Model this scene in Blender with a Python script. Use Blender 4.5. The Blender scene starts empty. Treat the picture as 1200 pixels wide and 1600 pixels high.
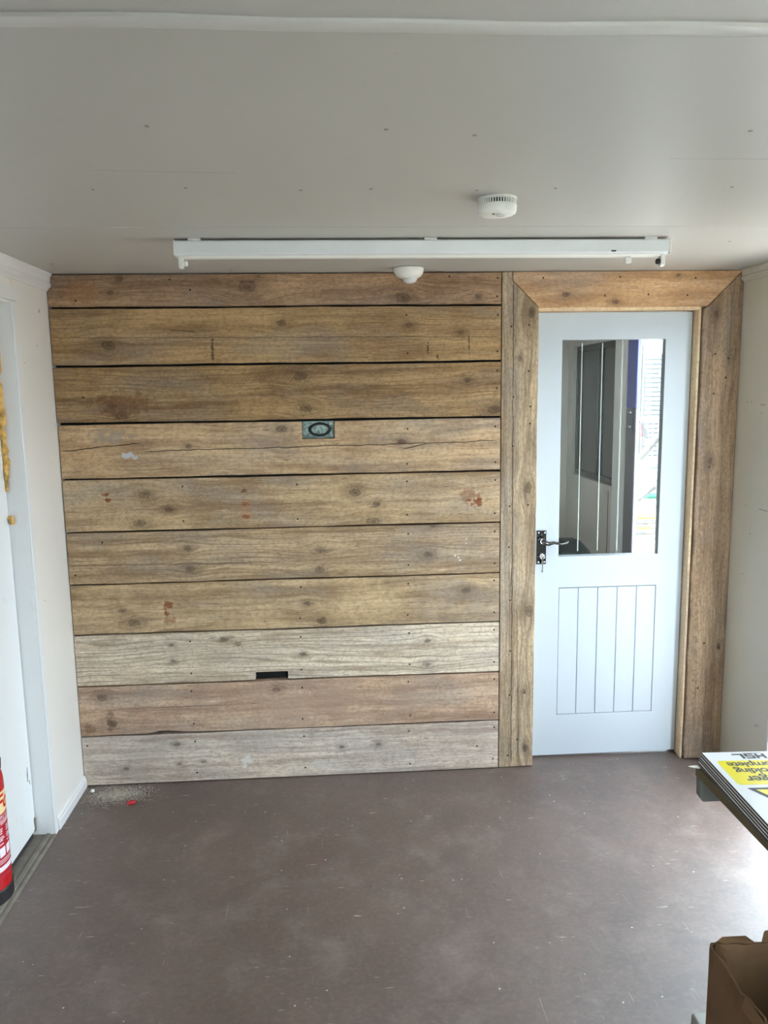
import bpy, bmesh, math, random
from mathutils import Vector, Matrix
from math import pi, sin, cos, radians

random.seed(7)
S = bpy.context.scene
COL = S.collection

# ------------------------------------------------------------------ camera
PITCH, YAW, ROLL = 0.1518, 0.0621, -0.0150
CAM = Vector((0.0, -3.2845, 1.6761))
fw = Vector((sin(YAW) * cos(PITCH), cos(YAW) * cos(PITCH), -sin(PITCH)))
rt = Vector((cos(YAW), -sin(YAW), 0.0))
up = rt.cross(fw)
r2 = rt * cos(ROLL) + up * sin(ROLL)
u2 = up * cos(ROLL) - rt * sin(ROLL)
cam = bpy.data.cameras.new('camera')
cam.sensor_fit = 'HORIZONTAL'
cam.sensor_width = 36.0
cam.lens = 36.0 * 1232.8 / 1200.0
cam.clip_start = 0.02
co = bpy.data.objects.new('camera', cam)
COL.objects.link(co)
m3 = Matrix((r2, u2, -fw)).transposed()
co.matrix_world = Matrix.Translation(CAM) @ m3.to_4x4()
S.camera = co

# ------------------------------------------------------------------ sky, daylight, exposure
W = bpy.data.worlds.new('world')
S.world = W
W.use_nodes = True
bg = W.node_tree.nodes['Background']
bg.inputs[0].default_value = (0.78, 0.905, 1.0, 1)
bg.inputs[1].default_value = 11.5
sun = bpy.data.lights.new('sun', 'SUN')
sun.energy = 30.0
sun.angle = radians(0.6)
sun.color = (1.0, 0.96, 0.90)
so = bpy.data.objects.new('sun', sun)
# stands over the far end of the cabin, a little to the left: the right-hand wall and the wall behind the camera are in its shade
so.rotation_euler = (-Vector((-0.10, 0.75, 1.0))).to_track_quat('-Z', 'Y').to_euler()
COL.objects.link(so)
S.view_settings.view_transform = 'Standard'
S.view_settings.look = 'None'
S.view_settings.exposure = 1.10
S.view_settings.gamma = 1.0
S.view_settings.use_curve_mapping = False
S.cycles.use_denoising = True
S.cycles.max_bounces = 12
S.cycles.diffuse_bounces = 8
S.cycles.transparent_max_bounces = 16
S.cycles.caustics_reflective = False
S.cycles.caustics_refractive = False
S.cycles.sample_clamp_indirect = 10.0


def portal(name, loc, rot, sx, sy):
    l = bpy.data.lights.new(name, 'AREA')
    l.shape = 'RECTANGLE'
    l.size, l.size_y = sx, sy
    l.cycles.is_portal = True
    o = bpy.data.objects.new(name, l)
    o.location = loc
    o.rotation_euler = rot
    COL.objects.link(o)


# room numbers (metres)
XL, XR, H = -1.116, 1.7205, 2.152
YB = -4.1                    # wall behind the camera
LB = 2.46                    # far wall of the lobby behind the glazed door
D3 = (-0.96, -0.372, 0.0, 2.0)    # open outer doorway in the right wall: y0,y1,z0,z1
W1 = (-3.90, -2.62, 0.95, 1.95)   # window over the near end of the desk
W2 = (0.40, 1.62, 0.12, 2.0)     # glazed double doors in the wall behind the camera: x0,x1,z0,z1
portal('portal_outer_door', (XR + 0.10, (D3[0] + D3[1]) / 2, 1.015), (0, pi / 2, 0), D3[3] - D3[2], D3[1] - D3[0])
portal('portal_desk_window', (XR + 0.10, (W1[0] + W1[1]) / 2, 1.45), (0, pi / 2, 0), W1[3] - W1[2], W1[1] - W1[0])
portal('portal_rear_window', ((W2[0] + W2[1]) / 2, YB - 0.10, 1.06), (pi / 2, 0, 0), W2[1] - W2[0], W2[3] - W2[2])
portal('portal_lobby_door', (XR + 0.10, 0.78, 1.0), (0, pi / 2, 0), 2.0, 0.66)


# ------------------------------------------------------------------ helpers
def s2l(c):
    return tuple((x / 12.92 if x <= 0.04045 else ((x + 0.055) / 1.055) ** 2.4) for x in [v / 255.0 for v in c[:3]])


def tag(o, label=None, cat=None, group=None, kind=None):
    if label: o['label'] = label
    if cat: o['category'] = cat
    if group: o['group'] = group
    if kind: o['kind'] = kind
    return o


def empty(name, loc=(0, 0, 0), rz=0.0):
    o = bpy.data.objects.new(name, None)
    o.empty_display_size = 0.05
    o.location = loc
    o.rotation_euler = (0, 0, rz)
    COL.objects.link(o)
    return o


def link(name, me, mat=None, parent=None, loc=None):
    o = bpy.data.objects.new(name, me)
    if mat is not None and not me.materials:
        me.materials.append(mat)
    COL.objects.link(o)
    if parent is not None:
        o.parent = parent
    if loc is not None:
        o.location = loc
    return o


def obj(name, bm, mat, parent=None, smooth=False, loc=None, bevel=0.0, seg=1, ang=40):
    bmesh.ops.recalc_face_normals(bm, faces=bm.faces)
    if bevel > 0:
        es = [e for e in bm.edges if len(e.link_faces) == 2 and e.calc_face_angle(0) > radians(ang)]
        bmesh.ops.bevel(bm, geom=es, offset=bevel, segments=seg, affect='EDGES', profile=0.5, clamp_overlap=True)
    me = bpy.data.meshes.new(name)
    bm.to_mesh(me)
    bm.free()
    if smooth:
        for p in me.polygons:
            p.use_smooth = True
        try:
            me.set_sharp_from_angle(angle=radians(35))
        except Exception:
            pass
    return link(name, me, mat, parent, loc)


def NB():
    return bmesh.new()


def bx(bm, x0, x1, y0, y1, z0, z1, mat4=None):
    vs = [bm.verts.new((x, y, z)) for z in (z0, z1) for y in (y0, y1) for x in (x0, x1)]
    for f in ((0, 1, 3, 2), (4, 6, 7, 5), (0, 4, 5, 1), (2, 3, 7, 6), (0, 2, 6, 4), (1, 5, 7, 3)):
        bm.faces.new([vs[i] for i in f])
    if mat4 is not None:
        for v in vs: v.co = mat4 @ v.co
    return vs


def box(name, x0, x1, y0, y1, z0, z1, mat, parent=None, bevel=0.0, seg=1):
    bm = NB()
    bx(bm, x0, x1, y0, y1, z0, z1)
    return obj(name, bm, mat, parent, bevel=bevel, seg=seg)


def prism(bm, pts, a0, a1, axis):
    """2-D outline extruded along an axis; pts are the other two coordinates in xyz order"""
    def P(p, a):
        return {'x': (a, p[0], p[1]), 'y': (p[0], a, p[1]), 'z': (p[0], p[1], a)}[axis]
    A = [bm.verts.new(P(p, a0)) for p in pts]
    B = [bm.verts.new(P(p, a1)) for p in pts]
    n = len(pts)
    bm.faces.new(A)
    bm.faces.new(B[::-1])
    for i in range(n):
        j = (i + 1) % n
        bm.faces.new((A[i], B[i], B[j], A[j]))


def lathe(bm, prof, n=32, c=(0, 0, 0), cap=True):
    rings = []
    for r, z in prof:
        rings.append([bm.verts.new((c[0] + r * cos(2 * pi * i / n), c[1] + r * sin(2 * pi * i / n), c[2] + z)) for i in range(n)])
    for a, b in zip(rings[:-1], rings[1:]):
        for i in range(n):
            j = (i + 1) % n
            bm.faces.new((a[i], a[j], b[j], b[i]))
    if cap:
        bm.faces.new(rings[0][::-1])
        bm.faces.new(rings[-1])


def tube(bm, pts, r, n=10, closed=False):
    pts = [Vector(p) for p in pts]
    N = len(pts)
    rr = r if isinstance(r, (list, tuple)) else [r] * N
    rings = []
    prev = None
    for i, p in enumerate(pts):
        if closed:
            t = (pts[(i + 1) % N] - pts[i - 1]).normalized()
        else:
            t = (pts[min(i + 1, N - 1)] - pts[max(i - 1, 0)]).normalized()
        if prev is None:
            a = Vector((0, 0, 1)) if abs(t.z) < 0.9 else Vector((1, 0, 0))
            nrm = t.cross(a).normalized()
        else:
            nrm = (prev - t * prev.dot(t)).normalized()
        prev = nrm
        b = t.cross(nrm)
        rings.append([bm.verts.new(p + (nrm * cos(2 * pi * k / n) + b * sin(2 * pi * k / n)) * rr[i]) for k in range(n)])
    pairs = list(zip(rings[:-1], rings[1:]))
    if closed: pairs.append((rings[-1], rings[0]))
    for a, b in pairs:
        for k in range(n):
            l = (k + 1) % n
            bm.faces.new((a[k], a[l], b[l], b[k]))
    if not closed:
        bm.faces.new(rings[0][::-1])
        bm.faces.new(rings[-1])


def text_mesh(name, body, size, bold=0.0, shear=0.0, spacing=1.0, align='CENTER', ext=0.0):
    cu = bpy.data.curves.new(name, 'FONT')
    cu.body = body
    cu.size = size
    cu.offset = bold
    cu.shear = shear
    cu.space_character = spacing
    cu.align_x = align
    cu.align_y = 'CENTER'
    cu.extrude = ext
    cu.resolution_u = 4
    o = bpy.data.objects.new(name, cu)
    COL.objects.link(o)
    dg = bpy.context.evaluated_depsgraph_get()
    me = bpy.data.meshes.new_from_object(o.evaluated_get(dg))
    bpy.data.objects.remove(o)
    me.name = name
    me.materials.clear()
    return me


# ------------------------------------------------------------------ materials
class NT:
    def __init__(s, name):
        s.m = bpy.data.materials.new(name)
        s.m.use_nodes = True
        s.t = s.m.node_tree
        s.b = s.t.nodes['Principled BSDF']

    def n(s, typ, **kw):
        nd = s.t.nodes.new(typ)
        for k, v in kw.items(): setattr(nd, k, v)
        return nd

    def put(s, sock, v):
        if isinstance(v, bpy.types.NodeSocket): s.t.links.new(v, sock)
        elif v is not None:
            sock.default_value = v

    def math(s, op, a, b=None, c=None, clamp=False):
        nd = s.n('ShaderNodeMath', operation=op)
        nd.use_clamp = clamp
        s.put(nd.inputs[0], a)
        if b is not None: s.put(nd.inputs[1], b)
        if c is not None: s.put(nd.inputs[2], c)
        return nd.outputs[0]

    def mr(s, v, a, b, c=0.0, d=1.0, smooth=True):
        nd = s.n('ShaderNodeMapRange')
        nd.interpolation_type = 'SMOOTHSTEP' if smooth else 'LINEAR'
        nd.clamp = True
        s.put(nd.inputs[0], v)
        for i, q in enumerate((a, b, c, d)): s.put(nd.inputs[1 + i], q)
        return nd.outputs[0]

    def mix(s, f, a, b, blend='MIX'):
        nd = s.n('ShaderNodeMix', data_type='RGBA', blend_type=blend)
        s.put(nd.inputs[0], f)
        for i, q in ((6, a), (7, b)):
            if isinstance(q, (tuple, list)): q = tuple(q[:3]) + (1.0,)
            s.put(nd.inputs[i], q)
        return nd.outputs[2]

    def co(s, kind='Object'):
        return s.n('ShaderNodeTexCoord').outputs[kind]

    def scale(s, v, sc, off=(0, 0, 0), rot=(0, 0, 0)):
        nd = s.n('ShaderNodeMapping')
        s.put(nd.inputs[0], v)
        nd.inputs[1].default_value = off
        nd.inputs[2].default_value = rot
        nd.inputs[3].default_value = sc
        return nd.outputs[0]

    def noise(s, v, sc=1.0, det=3.0, rough=0.55, dist=0.0):
        nd = s.n('ShaderNodeTexNoise')
        s.put(nd.inputs['Vector'], v)
        nd.inputs['Scale'].default_value = sc
        nd.inputs['Detail'].default_value = det
        nd.inputs['Roughness'].default_value = rough
        nd.inputs['Distortion'].default_value = dist
        return nd.outputs[0]

    def bump(s, h, strength=0.3, dist=0.002):
        nd = s.n('ShaderNodeBump')
        s.put(nd.inputs['Height'], h)
        nd.inputs['Strength'].default_value = strength
        nd.inputs['Distance'].default_value = dist
        s.t.links.new(nd.outputs[0], s.b.inputs['Normal'])

    def base(s, c): s.put(s.b.inputs['Base Color'], tuple(c[:3]) + (1.0,) if isinstance(c, (tuple, list)) else c)
    def rough(s, v): s.put(s.b.inputs['Roughness'], v)


def plain(name, rgb, rough=0.5, metal=0.0, var=0.06, sc=8.0, bump=0.0):
    t = NT(name)
    c = s2l(rgb)
    n = t.noise(t.co(), sc, 4.0)
    lo = tuple(x * (1 - var) for x in c)
    hi = tuple(min(1, x * (1 + var)) for x in c)
    t.base(t.mix(t.mr(n, 0.3, 0.7), lo, hi))
    t.rough(rough)
    t.b.inputs['Metallic'].default_value = metal
    if bump: t.bump(t.noise(t.co(), sc * 12, 3.0), bump, 0.001)
    return t.m


def paint(name, rgb, rough=0.5, dirt=0.15, dcol=(150, 145, 130), sc=2.5, bump=0.08):
    """wall or ceiling paint with faint roller texture, soft stains and a few specks"""
    t = NT(name)
    P = t.co()
    c = s2l(rgb)
    a = t.noise(P, sc, 5.0, 0.6)
    b = t.noise(P, sc * 7, 4.0, 0.6)
    col = t.mix(t.mr(a, 0.35, 0.75), tuple(x * 0.97 for x in c), c)
    st = t.math('MULTIPLY', t.mr(b, 0.62, 0.8), dirt)
    col = t.mix(st, col, s2l(dcol))
    sp = t.noise(P, 55.0, 2.0)
    col = t.mix(t.math('MULTIPLY', t.mr(sp, 0.76, 0.80), dirt * 1.5), col, s2l((120, 112, 100)))
    t.base(col)
    t.rough(rough)
    t.bump(t.noise(P, 180.0, 2.0), bump, 0.001)
    return t.m


def wood(name, dark, light, axis='x', seed=0.0, knots=(), cracks=(), stains=(), ring=0.35, saw=0.0, fib=1.0, grey=None):
    """weathered board: U runs along the grain, V across it"""
    t = NT(name)
    sep = t.n('ShaderNodeSeparateXYZ')
    t.put(sep.inputs[0], t.co())
    dark = (dark[0] * 1.13, dark[1] * 1.135, dark[2] * 1.18)
    light = (light[0] * 1.17, light[1] * 1.175, light[2] * 1.205)
    U, V = (sep.outputs[0], sep.outputs[2]) if axis == 'x' else (sep.outputs[2], sep.outputs[0])
    V = t.math('MULTIPLY_ADD', sep.outputs[1], 0.83, V)      # carries the figure round onto the edges
    cmb = t.n('ShaderNodeCombineXYZ')
    t.put(cmb.inputs[0], U); t.put(cmb.inputs[1], V); cmb.inputs[2].default_value = seed
    P = cmb.outputs[0]
    wob = t.noise(t.scale(P, (1.6, 5.0, 1.0)), 1.0, 2.0)
    V2 = t.math('MULTIPLY_ADD', t.math('SUBTRACT', wob, 0.5), 0.05, V)
    kmask = None
    wob2 = t.noise(P, 70.0, 3.0, 0.6)
    for (ku, kv, kr) in knots:
        du = t.math('MULTIPLY', t.math('SUBTRACT', U, ku), 0.62)
        dv = t.math('SUBTRACT', V, kv)
        d = t.math('SQRT', t.math('ADD', t.math('MULTIPLY', du, du), t.math('MULTIPLY', dv, dv)))
        w = t.mr(d, 0.0, kr * 4.2, 0.72, 0.0)
        V2 = t.math('SUBTRACT', V2, t.math('MULTIPLY', dv, w))
        d = t.math('MULTIPLY_ADD', t.math('SUBTRACT', wob2, 0.5), kr * 0.9, d)
        rs_ = t.mr(t.math('SINE', t.math('MULTIPLY', d, 6.0 / kr * 1.9)), -1.0, 1.0, 0.72, 1.0, False)
        k = t.math('MULTIPLY', t.mr(d, kr * 0.55, kr * 0.95, 0.86 + 0.14 * abs(sin(ku * 91.7 + kv * 37.1)), 0.0), rs_)
        k = t.math('MAXIMUM', k, t.mr(d, kr * 0.6, kr * 2.6, 0.34, 0.0))
        kmask = k if kmask is None else t.math('MAXIMUM', kmask, k)
    c2 = t.n('ShaderNodeCombineXYZ')
    t.put(c2.inputs[0], U); t.put(c2.inputs[1], V2); c2.inputs[2].default_value = seed
    G = c2.outputs[0]
    n1 = t.noise(t.scale(G, (1.3, 26.0, 1.0)), 1.0, 4.0, 0.6)
    n2 = t.noise(t.scale(G, (7.0, 210.0, 1.0)), 1.0, 3.0, 0.65)
    n3 = t.noise(P, 4.5, 4.0, 0.62)
    # growth rings
    rg = t.math('SINE', t.math('MULTIPLY_ADD', V2, 310.0, t.math('MULTIPLY', t.noise(t.scale(G, (0.9, 9.0, 1.0)), 1.0, 2.0), 38.0)))
    rg = t.math('MULTIPLY', t.mr(rg, 0.35, 1.0), t.mr(n3, 0.35, 0.65, 0.25, 1.0))
    f = t.math('ADD', t.math('MULTIPLY', n1, 0.62), t.math('MULTIPLY', n2, 0.38 * fib))
    f = t.math('ADD', f, t.math('MULTIPLY', t.math('SUBTRACT', n3, 0.5), 0.35))
    col = t.mix(t.mr(f, 0.35, 0.65), s2l(dark), s2l(light))
    dk = tuple(x * 0.45 for x in s2l(dark))
    drift = t.noise(t.scale(P, (2.2, 7.0, 1.0), (5.5, 1.5, 0)), 1.0, 4.0, 0.6)
    gl = sum(s2l(light)) / 3
    col = t.mix(t.mr(drift, 0.46, 0.70, 0.0, 0.42), col, tuple(0.66 * gl * q for q in (1.04, 0.98, 0.93)))
    col = t.mix(t.mr(drift, 0.50, 0.32, 0.0, 0.45), col, tuple(min(1, x * q) for x, q in zip(s2l(light), (1.12, 1.08, 0.98))))
    col = t.mix(t.math('MULTIPLY', rg, ring * 0.8), col, dk)
    # fine dark weathering flecks along the grain
    fl = t.noise(t.scale(G, (14.0, 120.0, 1.0), (3.1, 0, 0)), 1.0, 3.0, 0.7)
    col = t.mix(t.mr(fl, 0.60, 0.74, 0.0, 0.7), col, dk)
    grit = t.noise(t.scale(P, (60.0, 90.0, 1.0)), 1.0, 4.0, 0.75)
    col = t.mix(t.mr(grit, 0.42, 0.66, 0.0, 0.42), col, tuple(x * 0.55 for x in s2l(dark)))
    pale = t.noise(t.scale(G, (9.0, 70.0, 1.0), (8.3, 0, 0)), 1.0, 4.0, 0.7)
    col = t.mix(t.mr(pale, 0.56, 0.78, 0.0, 0.55), col, tuple(min(1, x * 1.28 + 0.02) for x in s2l(light)))
    if grey:
        col = t.mix(t.mr(t.noise(P, 6.0, 4.0, 0.6, 0.0), 0.45, 0.7, 0.0, 0.55), col, s2l(grey))
    h = t.math('ADD', t.math('MULTIPLY', n2, 0.6), t.math('MULTIPLY', n1, 0.5))
    if saw:
        sw = t.n('ShaderNodeTexWave')
        sw.wave_type = 'BANDS'
        t.put(sw.inputs[0], t.scale(P, (1.0, 1.0, 1.0), (0, 0, 0), (0, 0, radians(38))))
        sw.inputs['Scale'].default_value = 34.0
        sw.inputs['Distortion'].default_value = 6.0
        sw.inputs['Detail'].default_value = 2.0
        sm = t.math('MULTIPLY', t.mr(sw.outputs[1], 0.55, 0.95), t.mr(t.noise(t.scale(P, (2.0, 9.0, 1.0), (9.0, 0, 0)), 1.0, 3.0), 0.48, 0.66, 0.0, saw))
        col = t.mix(sm, col, tuple(x * 0.7 for x in s2l(dark)))
        h = t.math('SUBTRACT', h, t.math('MULTIPLY', sm, 0.6))
    if kmask is not None:
        rag = t.math('MULTIPLY', kmask, t.mr(n2, 0.3, 0.6, 0.72, 1.0))
        col = t.mix(t.math('MULTIPLY', rag, 0.88), col, s2l((68, 53, 42)))
    for (cu0, cu1, cv, slope, th, dep) in cracks:
        line = t.math('MULTIPLY_ADD', t.math('SUBTRACT', U, cu0), slope, cv)
        wv = t.math('MULTIPLY', t.math('SUBTRACT', t.noise(t.scale(P, (11.0, 0.0, 1.0), (cv, 0, 0)), 1.0, 4.0, 0.6), 0.5), 0.016)
        d = t.math('ABSOLUTE', t.math('SUBTRACT', V, t.math('ADD', line, wv)))
        k = t.math('MULTIPLY', t.mr(d, th * 0.4, th * 1.3, dep, 0.0), t.mr(U, cu0, cu0 + 0.03))
        k = t.math('MULTIPLY', k, t.mr(U, cu1 - 0.03, cu1, 1.0, 0.0))
        col = t.mix(k, col, s2l((48, 38, 28)))
        h = t.math('SUBTRACT', h, t.math('MULTIPLY', k, 1.5))
    if stains:
        sn = t.noise(P, 42.0, 4.0, 0.65)
        for (su, sv, ru, rv, rgb, amt) in stains:
            du = t.math('DIVIDE', t.math('SUBTRACT', U, su), ru)
            dv = t.math('DIVIDE', t.math('SUBTRACT', V, sv), rv)
            d = t.math('ADD', t.math('MULTIPLY', du, du), t.math('MULTIPLY', dv, dv))
            d = t.math('ADD', d, t.math('MULTIPLY', t.math('SUBTRACT', sn, 0.5), 7.0))
            col = t.mix(t.mr(d, 0.3, 1.1, amt, 0.0), col, s2l(rgb))
    t.base(col)
    t.rough(t.mr(n2, 0.2, 0.8, 0.68, 0.85))
    t.b.inputs['Specular IOR Level'].default_value = 0.3
    t.bump(h, 0.75, 0.0018)
    return t.m


def glass_mat(name, tint=(0.95, 0.975, 0.965), extra=0.0):
    t = NT(name)
    t.t.nodes.remove(t.b)
    tr = t.n('ShaderNodeBsdfTransparent'); tr.inputs[0].default_value = tint + (1,)
    gl = t.n('ShaderNodeBsdfGlossy'); gl.inputs['Roughness'].default_value = 0.0
    lw = t.n('ShaderNodeFresnel'); lw.inputs[0].default_value = 1.45
    f = t.math('ADD', lw.outputs[0], extra, clamp=True)
    mx = t.n('ShaderNodeMixShader')
    t.put(mx.inputs[0], f)
    t.t.links.new(tr.outputs[0], mx.inputs[1]); t.t.links.new(gl.outputs[0], mx.inputs[2])
    t.t.links.new(mx.outputs[0], t.t.nodes['Material Output'].inputs[0])
    return t.m


def floor_mat():
    t = NT('brown_sheet_floor')
    P = t.co()
    a = t.noise(P, 2.2, 5.0, 0.62)
    b = t.noise(t.scale(P, (9, 9, 1)), 1.0, 5.0, 0.7, 0.8)
    col = t.mix(t.mr(a, 0.3, 0.7), s2l((86, 68, 60)), s2l((101, 84, 76)))
    col = t.mix(t.mr(b, 0.35, 0.7, 0.0, 0.75), col, s2l((78, 66, 60)))
    dust = t.noise(t.scale(P, (5, 5, 1), (4, 2, 0)), 1.0, 6.0, 0.75)
    col = t.mix(t.mr(dust, 0.47, 0.74, 0.0, 0.5), col, s2l((130, 117, 108)))
    gr = t.noise(t.scale(P, (55, 70, 1), (2, 9, 0)), 1.0, 4.0, 0.75)
    col = t.mix(t.mr(gr, 0.48, 0.72, 0.0, 0.3), col, s2l((132, 120, 112)))
    col = t.mix(t.mr(gr, 0.46, 0.28, 0.0, 0.4), col, s2l((66, 55, 50)))
    # scuffs: short pale scratches, most of them across the room
    s1 = t.noise(t.scale(P, (11, 120, 1), (1, 0, 0), (0, 0, 0.06)), 1.0, 2.0, 0.5)
    s2 = t.noise(t.scale(P, (170, 5, 1), (0, 3, 0), (0, 0, -0.15)), 1.0, 2.0, 0.5)
    gate = t.noise(t.scale(P, (16, 16, 1), (7, 7, 0)), 1.0, 2.0)
    m1 = t.math('MULTIPLY', t.mr(s1, 0.685, 0.74), t.mr(gate, 0.47, 0.60))
    m2 = t.math('MULTIPLY', t.mr(s2, 0.68, 0.76, 0.0, 0.35), t.mr(gate, 0.45, 0.6))
    sc = t.math('MAXIMUM', m1, m2)
    col = t.mix(t.math('MULTIPLY', sc, 0.75), col, s2l((196, 188, 178)))
    vo = t.n('ShaderNodeTexVoronoi'); vo.inputs['Scale'].default_value = 26.0
    t.put(vo.inputs['Vector'], P)
    sp = t.math('MULTIPLY', t.mr(vo.outputs['Distance'], 0.06, 0.09, 1.0, 0.0), t.mr(t.noise(P, 9.0, 2.0), 0.54, 0.58))
    col = t.mix(t.math('MULTIPLY', sp, 0.85), col, s2l((205, 198, 188)))
    t.base(col)
    t.rough(t.mr(dust, 0.3, 0.75, 0.52, 0.64))
    t.b.inputs['Specular IOR Level'].default_value = 0.85
    t.b.inputs['Coat Weight'].default_value = 0.6
    t.b.inputs['Coat Roughness'].default_value = 0.56
    t.bump(t.math('ADD', t.noise(P, 60.0, 3.0), t.math('MULTIPLY', b, 1.5)), 0.10, 0.002)
    return t.m


M = {}
M['floor'] = floor_mat()
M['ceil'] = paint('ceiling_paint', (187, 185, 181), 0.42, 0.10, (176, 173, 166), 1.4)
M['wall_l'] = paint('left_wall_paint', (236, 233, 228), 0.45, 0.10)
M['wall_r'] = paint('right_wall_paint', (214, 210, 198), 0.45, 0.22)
M['gloss'] = paint('white_gloss_trim', (232, 233, 234), 0.3, 0.12, bump=0.03)
M['door'] = paint('white_primed_door', (193, 202, 210), 0.38, 0.04, bump=0.02)
M['leaf'] = paint('white_steel_leaf', (230, 232, 233), 0.35, 0.14, bump=0.02)
M['batten'] = plain('white_enamel', (226, 230, 234), 0.35, var=0.02)
M['plastic'] = plain('white_plastic', (232, 232, 228), 0.38, var=0.02)
M['strip'] = plain('ceiling_cover_strip', (204, 203, 200), 0.35, var=0.02)
M['lens'] = plain('pearl_lens', (214, 216, 216), 0.25, var=0.03)
M['dark'] = plain('dark_void', (22, 20, 18), 0.9)
M['slot'] = plain('slot_black', (40, 40, 40), 0.8)
M['ceilcrack'] = plain('hairline_crack', (165, 162, 156), 0.6)
M['screw'] = plain('dark_screw', (46, 38, 32), 0.6, 0.3)
M['screw_w'] = plain('painted_screw', (150, 147, 140), 0.5)
M['chrome'] = plain('black_chrome', (120, 120, 122), 0.08, 1.0, var=0.1, sc=30)
M['steel'] = plain('bright_steel', (205, 205, 205), 0.18, 1.0)
M['galv'] = plain('galvanised_steel', (118, 132, 126), 0.4, 0.5, var=0.5, sc=60)
M['cable'] = plain('black_cable', (28, 28, 28), 0.5)
M['pine'] = wood('new_pine', (200, 172, 134), (222, 200, 166), 'z', 31.0, ring=0.18, fib=0.6)
M['pine_x'] = wood('new_pine_head', (200, 172, 134), (222, 200, 166), 'x', 32.0, ring=0.18, fib=0.6)
M['sill'] = plain('grey_threshold', (122, 115, 106), 0.7, var=0.16, sc=18, bump=0.2)
M['foam'] = plain('expanding_foam', (206, 164, 92), 0.8, var=0.4, sc=40, bump=0.5)
M['glass'] = glass_mat('clear_glass')
M['etch'] = plain('etched_line', (196, 206, 200), 0.6)
M['red'] = plain('extinguisher_red', (176, 16, 26), 0.22, var=0.04)
M['black'] = plain('black_plastic', (22, 22, 24), 0.45)
M['cream'] = plain('cream_label', (226, 200, 150), 0.45)
M['labelred'] = plain('label_red', (168, 22, 40), 0.4)
M['ink_red'] = plain('red_print', (190, 40, 30), 0.45)
M['ink_white'] = plain('white_print', (226, 214, 222), 0.45)
M['ink_black'] = plain('black_print', (34, 34, 38), 0.45)
M['signwhite'] = plain('sign_white', (232, 235, 238), 0.3, var=0.02)
M['signyellow'] = plain('sign_yellow', (238, 222, 20), 0.35, var=0.02)
M['signcore'] = plain('sign_core', (26, 24, 24), 0.5)
for q in ('ink_black', 'signwhite', 'signyellow', 'ink_red'):
    M[q].node_tree.nodes['Principled BSDF'].inputs['Specular IOR Level'].default_value = 0.12
M['desk'] = plain('olive_desk_edge', (92, 80, 52), 0.5, var=0.1)
M['deskleg'] = plain('grey_steel_frame', (96, 99, 96), 0.45, var=0.08)
M['deskfoot'] = plain('pale_grey_foot', (150, 154, 148), 0.45, var=0.08)
M['card'] = plain('cardboard', (108, 79, 52), 0.85, var=0.14, sc=14, bump=0.2)
M['cardin'] = plain('cardboard_inside', (110, 80, 54), 0.85, var=0.12, sc=14, bump=0.2)
M['paper'] = plain('white_paper', (228, 226, 220), 0.7)
M['lobbywall'] = paint('lobby_wall_paint', (206, 203, 198), 0.5, 0.2)
M['tint'] = plain('dark_window_glass', (18, 20, 22), 0.12, var=0.5, sc=5)
M['frame_dk'] = plain('dark_window_frame', (66, 66, 64), 0.5)
M['blue'] = plain('blue_steel', (84, 90, 168), 0.4)
M['lilac'] = plain('grey_steel_post', (112, 110, 120), 0.45)
M['concrete'] = paint('yard_concrete', (142, 139, 133), 0.9, 0.3, sc=0.8)
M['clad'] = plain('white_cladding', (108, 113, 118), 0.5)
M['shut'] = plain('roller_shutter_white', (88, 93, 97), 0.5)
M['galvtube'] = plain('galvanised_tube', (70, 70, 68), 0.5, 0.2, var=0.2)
M['yellow'] = plain('yellow_strap', (170, 140, 8), 0.5)
M['green'] = plain('green_sleeve', (20, 92, 70), 0.5)
M['chairblk'] = plain('black_chair_fabric', (24, 26, 25), 0.9)
M['chairblk'].node_tree.nodes['Principled BSDF'].inputs['Specular IOR Level'].default_value = 0.08
M['chalk'] = plain('pale_sawdust', (172, 163, 150), 0.95, var=0.25, sc=60)

# ================================================================== SETTING
fl = box('floor', XL - 0.12, XR + 0.1, YB - 0.1, 0.12, -0.12, 0.0, M['floor'])
tag(fl, kind='structure')

# ---- ceiling: three sheets with thin joints
ce = empty('ceiling', (0, 0, H)); tag(ce, kind='structure')
YC1, YC2 = -0.880, -2.174


def child_box(name, parent, x0, x1, y0, y1, z0, z1, mat, bevel=0.0):
    o = box(name, x0, x1, y0, y1, z0, z1, mat, None, bevel)
    o.parent = parent
    o.matrix_parent_inverse = parent.matrix_world.inverted() if parent.type != 'EMPTY' else Matrix.Translation(parent.location).inverted()
    return o


def adopt(o, parent):
    """parent o keeping its world place (parents here carry no rotation unless set later)"""
    bpy.context.view_layer.update()
    mw = o.matrix_world.copy()
    o.parent = parent
    o.matrix_parent_inverse = parent.matrix_world.inverted()
    o.matrix_world = mw
    return o


bpy.context.view_layer.update()
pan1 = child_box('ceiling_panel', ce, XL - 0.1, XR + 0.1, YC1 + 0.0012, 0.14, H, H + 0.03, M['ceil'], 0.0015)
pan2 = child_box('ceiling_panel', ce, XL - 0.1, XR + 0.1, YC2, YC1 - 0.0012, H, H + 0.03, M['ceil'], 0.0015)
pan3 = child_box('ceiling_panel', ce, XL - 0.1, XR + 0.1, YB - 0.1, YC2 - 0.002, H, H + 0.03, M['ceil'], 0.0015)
box_r = child_box('ceiling_backing', ce, XL - 0.1, XR + 0.1, YB - 0.1, LB + 0.1, H + 0.031, H + 0.08, M['dark'])
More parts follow.
